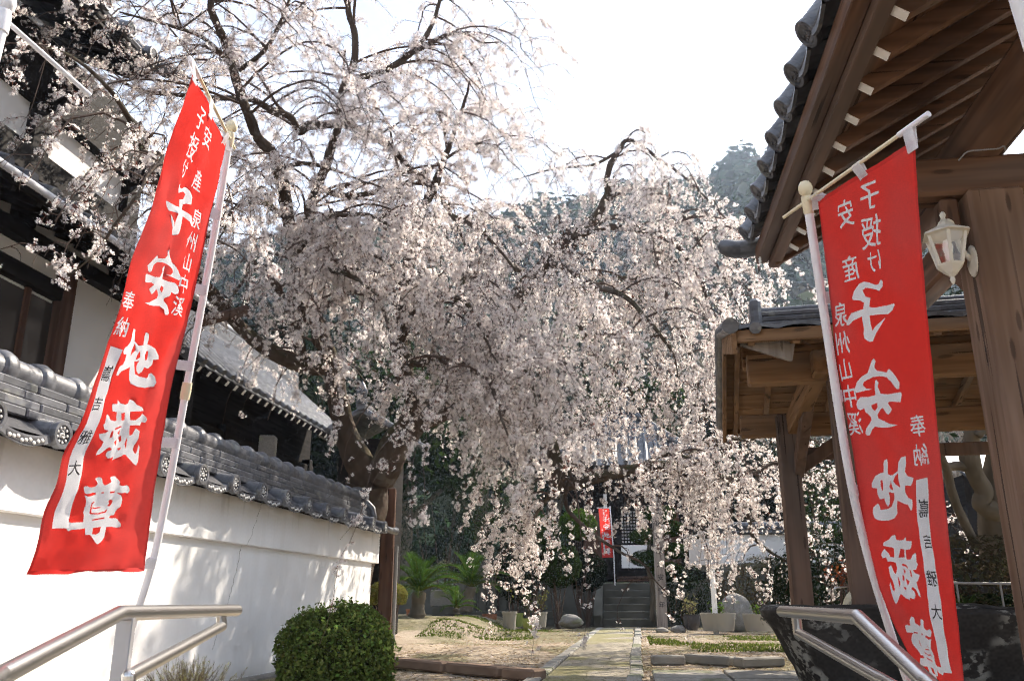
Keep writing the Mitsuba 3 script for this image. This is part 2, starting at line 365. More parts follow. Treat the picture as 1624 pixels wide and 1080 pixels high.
ths = np.radians(np.linspace(-75, 75, 120)); rs = np.concatenate([np.linspace(46, 190, 60), np.linspace(200, 420, 10)])
TH, RS = np.meshgrid(ths, rs, indexing='ij'); HX, HY = np.sin(TH) * RS, np.cos(TH) * RS
HZ = hill_z(HX, HY)
i, j = np.meshgrid(np.arange(len(ths) - 1), np.arange(len(rs) - 1), indexing='ij'); b = len(rs)
P3('hill_soil', color=(.045, .05, .03), rough=.95, spec=.05)
struct('hill', (np.stack([HX, HY, HZ], -1).reshape(-1, 3), np.stack([i * b + j, (i + 1) * b + j, (i + 1) * b + j + 1, i * b + j + 1], -1).reshape(-1, 4)), 'hill_soil', smooth=True)

def leaf_cloud(n, radii, size, rng, base, shell=.55, clump=.0, seed=0, aspect=.55, jit=.35, droop=0.0, flat=0.0):
    """n leaf-shaped cards spread through an ellipsoid, gathered in clumps; (v, f, colours)."""
    d = rng.normal(size=(n, 3)); d /= np.linalg.norm(d, axis=1, keepdims=True)
    r = shell + (1 - shell) * rng.random(n) ** .6
    q = d * r[:, None]
    if clump:
        lump = 1 + clump * 2 * (meshkit.fbm(d * 2.3 + seed * 3.1, 3, seed) - .5)
        q = q * lump[:, None]
        keep = meshkit.fbm(q * 3.0 + seed, 2, seed + 4) > .36
        q, d = q[keep], d[keep]
    n = len(q); c = q * np.asarray(radii)
    nn = d + rng.normal(size=(n, 3)) * jit + [0, 0, .3]; nn /= np.linalg.norm(nn, axis=1, keepdims=True)
    a = np.cross(nn, rng.normal(size=(n, 3))); a /= np.linalg.norm(a, axis=1, keepdims=True) + 1e-9
    a[:, 2] -= droop; b2 = np.cross(nn, a)
    s = size * rng.uniform(.6, 1.35, (n, 1))
    v = np.stack([c - a * s, c + b2 * s * aspect + nn * s * .12, c + a * s, c - b2 * s * aspect + nn * s * .12], 1).reshape(-1, 3)
    k = np.arange(n)[:, None] * 4
    f = np.concatenate([k + [0, 1, 2], k + [0, 2, 3]])
    col = np.asarray(base) * rng.uniform(.6, 1.45, (n, 1)) * (1 + rng.normal(size=(n, 3)) * .08)
    return v, f, np.repeat(np.clip(col, .004, .9), 4, 0)
cr = np.random.default_rng(5)
for k, (rad, base, nn) in enumerate([((2.6, 2.6, 3.2), (.040, .062, .034), 330), ((2.2, 2.2, 4.2), (.032, .052, .034), 330), ((3.0, 3.0, 2.6), (.055, .075, .035), 330), ((2.4, 2.4, 3.0), (.10, .085, .06), 260), ((2.9, 2.9, 2.9), (.07, .085, .045), 300)]):
    v, f, c = leaf_cloud(nn, rad, .62, cr, base, .5, .3, k, .7)
    scene[f'hill_crown_{k}'] = dict(type='shapegroup', crown=mikit.ply((v, f), 'leaf_hill', color=c))
m = 0
kk = 0
while m < 2300 and kk < 30000:
    kk += 1
    az = math.radians(cr.uniform(-34, 42)); d = 50 + 142 * math.sqrt(cr.random())
    x, y = math.sin(az) * d, math.cos(az) * d
    z = float(hill_z(np.array(x), np.array(y)))
    s = cr.uniform(.75, 1.35); k = int(cr.choice(5, p=[.3, .2, .22, .13, .15]))
    scene[f'hill_forest__{m:04d}'] = dict(type='instance', group=dict(type='ref', id=f'hill_crown_{k}'), to_world=T().translate([x, y, z + 1.6 * s]).rotate([0, 0, 1], cr.uniform(0, 360)).scale(s * (1.0 + .5 * (m % 5 == 0))))
    m += 1
labels['hill_forest'] = dict(label='mixed evergreen wood covering the hillside behind the temple', category='forest', kind='stuff')

# ================================================================ BOUNDARY WALL (left)
WX = -3.165
wl = thing('boundary_wall', 'white plastered boundary wall capped with grey tiles beside the left banner', 'wall')
part(wl, 'lower_wall', MB().box((WX - .225, 5.3, -.05), (.36, 10.6, 2.2), None, .004).get(), 'wall_plaster')
part(wl, 'upper_band', MB().box((WX - .2, 5.38, 1.235), (.40, 10.76, .37), None, .006).get(), 'wall_plaster')
part(wl, 'footing', MB().box((WX - .2, 5.3, -.62), (.46, 10.64, 1.25), None, .02).get(), 'grey_stone')
for s in (1,):
    pass
y0w, y1w, sp = .2, 10.75, .272
ZE, XE = 1.462, -2.985           # centre height and face of the eave discs
DISC = np.array([3.62 + .517 * k for k in range(-7, 14)])
# round tile that ends in a disc with a rosette, lying across the wall
def disc_tile(r=.074, L=.26):
    body = MB(); a = np.linspace(-math.pi / 2, 3 * math.pi / 2, 25)
    body.tube([(0, 0, 0), (-L, 0, .05)], r * .92, 16)
    rim = lathe([(r * .70, .004), (r * .72, .016), (r * .98, .016), (r * 1.02, .008), (r * 1.02, -.02), (r * .9, -.02)], 28)
    Rm = basis((1, 0, 0))
    body.add(rim[0] @ Rm.T, rim[1])
    rec = MB(); v, f = lathe([(0.0001, .002), (r * .74, .002)], 24); rec.add(v @ Rm.T + [.001, 0, 0], f)
    ro = MB()
    for k in range(9):
        t = 2 * math.pi * k / 9; ro.mesh(trimesh.creation.icosphere(1, r * .115).apply_transform(np.array([[.5, 0, 0, .008], [0, 1, 0, r * .55 * math.cos(t)], [0, 0, 1, r * .55 * math.sin(t)], [0, 0, 0, 1]])))
    for k in range(3):
        t = 2 * math.pi * k / 3; ang = np.linspace(0, 1.9, 8)
        pts = [(.006, r * (.06 + .26 * u / 1.9) * math.cos(t + u), r * (.06 + .26 * u / 1.9) * math.sin(t + u)) for u in ang]
        ro.tube(pts, np.linspace(r * .11, r * .05, 8), 6)
    return body.get(), rec.get(), ro.get()
dt = disc_tile()
# pan tile: a shallow curved trough whose front lip hangs down with a relief panel
def pan_tile(w=.39, L=.26, drop=.058):
    t = np.linspace(-1, 1, 13); y = t * w / 2; sag = -.032 * (1 - t * t)
    mb = MB(); lip = MB(); v = []
    zt = sag; 
    front = np.stack([t * 0, y, zt], 1); back = np.stack([t * 0 - L, y, zt + .05], 1); bot = np.stack([t * 0 + .004, y, zt - drop * (1 - .25 * np.abs(t))], 1)
    inner = bot + [-.02, 0, 0]
    v = np.vstack([back, front, bot, inner, front + [-.02, 0, -.012]]); n = 13
    i = np.arange(n - 1); f = [np.stack([a * n + i, a * n + i + 1, (a + 1) * n + i + 1, (a + 1) * n + i], 1) for a in range(4)]
    mb.add(v, np.vstack(f))
    ro = MB(); k = np.linspace(-.62, .62, 9)
    for a in k: ro.mesh(trimesh.creation.icosphere(1, .011).apply_transform(np.array([[.5, 0, 0, .006], [0, 1.3, 0, a * w / 2], [0, 0, 1, -.032 * (1 - a * a) - .030 + .008 * math.sin(a * 14)], [0, 0, 0, 1]])))
    rec = MB(); u = np.linspace(-.72, .72, 9)
    up_, dn = np.stack([u * 0 + .0035, u * w / 2, -.032 * (1 - u * u) - .013], 1), np.stack([u * 0 + .0065, u * w / 2, -.032 * (1 - u * u) - .046], 1)
    i = np.arange(8); rec.add(np.vstack([up_, dn]), np.stack([i, i + 1, i + 10, i + 9], 1))
    return mb.get(), rec.get(), ro.get()
pt = pan_tile()
PR = [mikit.ply(dt[0], 'roof_tile', smooth=40), mikit.ply(dt[1], 'tile_recess'), mikit.ply(dt[2], 'tile_relief'), mikit.ply(pt[0], 'roof_tile', smooth=40), mikit.ply(pt[1], 'tile_recess'), mikit.ply(pt[2], 'tile_relief')]
for k, y in enumerate(DISC):
    e = R.normal(0, .004, 3)
    M = mat4(rotz(R.normal(0, .02)), (XE + e[0], y, ZE + e[2]))
    a = again(wl, 'eave_disc', PR[0], M); scene[a + '__recess'] = {**PR[1], 'to_world': T(M)}; scene[a + '__rosette'] = {**PR[2], 'to_world': T(M)}
    if k < len(DISC) - 1:
        M = mat4(rotz(R.normal(0, .01)), (XE - .014 + e[0], y + .2585, ZE - .012 + e[2]))
        a = again(wl, 'eave_pan_tile', PR[3], M); scene[a + '__recess'] = {**PR[4], 'to_world': T(M)}; scene[a + '__relief'] = {**PR[5], 'to_world': T(M)}
# roof bed, three courses of flat ridge tiles with open joints, round ridge tiles with collars
part(wl, 'roof_bed', MB().add(*[np.array(q) for q in ([[-3.0, -.1, 1.43], [-3.28, -.1, 1.6], [-3.55, -.1, 1.43], [-3.0, 10.95, 1.43], [-3.28, 10.95, 1.6], [-3.55, 10.95, 1.43]], [[0, 1, 4], [0, 4, 3], [1, 2, 5], [1, 5, 4], [0, 3, 5], [0, 5, 2], [0, 2, 1], [3, 4, 5]])]).get(), 'tile_recess')
flat = [mikit.ply(MB().box((0, 0, 0), (.33 - .03 * k, .35, .048), None, .007).get(), 'roof_tile') for k in range(4)]
for k in range(4):
    y = .1 + .12 * (k % 2)
    while y < 10.1:
        again(wl, 'ridge_flat_tile', flat[k], mat4(rotz(R.normal(0, .004)), (-3.28 + R.normal(0, .003), y + .175, 1.555 + .051 * k))); y += .356
rt = mikit.ply(MB().tube([(0, -.148, 0), (0, .148, 0)], .082, 18).get(), 'roof_tile', smooth=40)
ring = [( .082, -.052), (.098, -.04), (.106, 0), (.098, .04), (.082, .052)]
v, f = lathe(ring, 24); rg = mikit.ply((v @ basis((0, 1, 0)).T, f), 'roof_tile', smooth=50)
y = .2
while y < 10.0:
    again(wl, 'ridge_round_tile', rt, mat4(np.eye(3), (-3.28, y, 1.785 + R.normal(0, .003)))); again(wl, 'ridge_collar', rg, mat4(np.eye(3), (-3.28, y + .15, 1.785))); y += .30
# ridge end ornament
eo = MB().box((-3.28, 10.13, 1.62), (.36, .07, .24), None, .02)
eo.tube([(-3.28, 10.06, 1.80), (-3.28, 10.19, 1.80)], .125, 20); eo.tube([(-3.28, 10.19, 1.63), (-3.28, 10.32, 1.62)], .062, 14)
for s in (-1, 1): eo.tube([(-3.28 + s * .1, 10.13, 1.74), (-3.28 + s * .19, 10.13, 1.66), (-3.28 + s * .22, 10.13, 1.56), (-3.28 + s * .17, 10.13, 1.52)], [.05, .045, .035, .03], 10)
part(wl, 'ridge_end_tile', eo.get(), 'roof_tile', smooth=40)
v, f = tube([(XE - .02, 10.38, ZE + .0), (XE - .03, 10.75, ZE - .01), (XE - .03, 10.95, ZE - .0)], [.03, .04, .05], 10)
part(wl, 'corner_tile', (v, f), 'roof_tile', smooth=40)

# ================================================================ BANNERS
BIG = {"子":[[[808,4094,951,4206,1131,4264,1582,4143,1954,4079,1960,4090,1929,4345,1906,4537,1898,4547,1593,4432,1254,4324,1495,4529,1964,4863,2101,4829,2350,4662,2379,4518,2335,4012,2340,4001,2763,4007,3132,4083,3210,4039,3160,3953,2846,3766,2235,3804,2172,3646,2174,3633,2351,3515,2703,3408,2733,3337,2619,3152,2351,3014,2071,3025,1847,3114,1523,3288,1390,3294,1300,3214,1227,3227,1208,3302,1256,3426,1404,3500,1509,3432,1760,3313,2020,3219,2194,3255,2204,3267,2062,3476,1803,3583,1915,3820,1911,3836,1548,3936,1106,4011,828,4033]]],"安":[[[955,6699,1064,6919,1533,6802,1670,6820,1672,6838,1496,7054,1611,7131,1705,7178,1824,7116,1976,6915,2092,6942,2248,7062,2234,7192,1978,7337,1675,7476,1381,7568,1696,7572,2106,7514,2497,7411,2712,7485,2886,7635,3016,7613,3083,7524,2999,7384,2630,7171,2641,7067,2892,6866,2903,6742,3132,6770,3286,6690,3307,6558,3202,6425,2963,6370,2595,6443,2247,6462,2198,6175,2130,6041,2040,6012,1924,6134,2015,6240,1964,6470,1623,6563,1002,6627],[2446,6829,2351,6926,2338,6929,2211,6843,2201,6718,2212,6711,2449,6721,2456,6732]],[[959,6349,1053,6501,1152,6524,1240,6462,1341,6210,1503,6054,1836,5948,2192,5905,2703,5944,2763,6026,2761,6039,2643,6172,2329,6257,2785,6214,3176,6201,3261,6133,3215,6041,3033,5876,2742,5762,2437,5728,2110,5410,1994,5363,1924,5476,2008,5637,1900,5772,1474,5915,1357,5831,1126,6121]]],"地":[[[847,9309,874,9444,986,9538,1265,9489,1307,9708,1209,9895,989,9982,972,10124,1017,10303,1151,10305,1251,10124,1747,9899,1758,9906,1827,10123,1919,10348,2069,10470,2447,10520,2880,10485,3249,10365,3324,10177,3191,9996,2948,9886,2851,9952,2799,10118,2478,10137,2171,10089,1998,9853,1919,9654,2072,9644,2202,9582,2208,9595,2166,9749,2213,9961,2359,10058,2506,9935,2546,9759,2762,9768,2932,9588,2923,9389,3150,9320,3119,9174,2876,8970,2627,8921,2384,8919,2329,8662,2218,8539,2062,8525,2056,8672,2127,8997,1871,9076,1551,8974,1430,8714,1291,8580,1087,8579,1084,8791,1200,9050,1076,9206],[2492,9322,2504,9150,2614,9149,2660,9313,2611,9472,2559,9501,2545,9498],[1957,9425,2020,9238,2033,9230,2176,9452,2064,9548,1973,9586,1962,9575],[1592,9230,1592,9053,1604,9052,1718,9132,1822,9256,1750,9342,1638,9436,1557,9523,1545,9509]]],"藏":[[[1137,12452,1253,12614,1454,12699,1470,12891,1388,13024,1359,13221,1490,13185,1638,13050,1739,12941,1851,12859,1948,12943,1943,12954,1813,13034,1786,13184,1883,13282,2182,13225,2192,13237,2175,13345,2383,13230,2552,13093,2704,13078,3089,13370,3257,13446,3330,13301,3321,13050,3284,12749,3204,12629,3205,12907,3149,13004,3133,13006,2991,12874,2966,12727,3048,12415,3039,12112,2825,12033,2746,12289,2614,12351,2514,12164,2493,11978,2503,11966,2780,11914,3006,11915,3065,11764,3223,11768,3274,11638,3189,11547,2997,11445,2888,11581,2718,11747,2473,11772,2416,11632,2393,11476,2400,11465,3063,11338,2961,11227,2582,11151,2427,11049,2226,11027,2179,11200,2011,11247,1747,11232,1564,11138,1579,11274,1313,11310,1316,11403,1414,11556,1699,11572,1722,11758,1775,11848,1698,11904,1453,11884,1325,11755,1166,11702,1151,11774,1215,12004,1172,12105,1302,12262,1474,12266,1485,12278,1397,12375],[2623,12828,2616,12840,2601,12837,2497,12669,2530,12470,2539,12460,2553,12468,2598,12659],[2382,12903,2311,12959,2255,12897,2388,12829,2400,12842],[2346,12576,2309,12647,2294,12651,2189,12502,2259,12401,2275,12407],[2203,11788,2196,11804,1993,11845,1888,11575,2081,11529],[2171,12070,2166,12089,1819,12216,1806,12212,1787,12173,1794,12159,2130,12031],[2127,12213,2146,12221,2167,12377,2157,12390,2004,12315],[2125,12564,2137,12564,2143,12576,2114,12786,2101,12795,1956,12671],[1729,12257,1742,12267,1770,12484,1694,12537,1684,12529,1658,12399,1664,12273,1674,12263]]],"尊":[[[954,15751,1011,15934,1086,15999,1204,15947,1720,15886,1766,16116,1931,16104,2028,16190,2182,16369,2284,16453,2428,16340,2558,16219,2579,15817,2818,15812,3073,15848,3209,15806,3209,15699,3054,15533,2899,15475,2761,15494,2621,15484,2611,15471,2670,15389,2806,15370,2829,15245,2884,15120,2966,15021,3024,14908,3017,14766,2872,14614,2693,14533,2689,14517,2991,14499,3172,14513,3223,14410,3124,14258,2991,14202,2841,14240,2691,14231,2685,14220,2697,14124,2592,14008,2454,13911,2248,13938,2224,13999,2283,14106,2283,14119,2208,14179,2026,14262,1912,14194,1836,14035,1732,13982,1611,14018,1549,14065,1642,14148,1685,14247,1620,14327,1416,14368,1262,14330,1190,14378,1219,14498,1304,14617,1602,14573,1750,14567,1761,14575,1771,14634,1762,14645,1482,14701,1304,14678,1536,15068,1512,15133,1524,15315,1571,15434,1601,15655,1590,15663,1127,15691,1010,15665],[2369,14552,2357,14546,2342,14503,2350,14488,2580,14464,2593,14472,2593,14513,2586,14522],[2417,15040,2406,15023,2466,14944,2403,14861,2403,14848,2482,14788,2578,14814,2573,14940,2518,15032],[1778,14991,1783,15109,1933,15128,2150,15082,2168,15107,2158,15120,1949,15170,1809,15145,1836,15312,2094,15313,2377,15237,2419,15160,2431,15163,2453,15199,2410,15280,2107,15358,1786,15361,1777,15352,1711,14954,1796,14876,1822,14920],[2400,15490,2391,15505,1934,15595,1921,15590,1915,15564,1924,15550,2381,15451,2392,15457],[2017,16074,2007,16062,2019,15954,1992,15879,1996,15866,2325,15810,2295,16013,2179,16100],[2090,14565,2080,14578,2003,14586,1988,14548,1996,14539,2077,14518,2087,14527]]]}
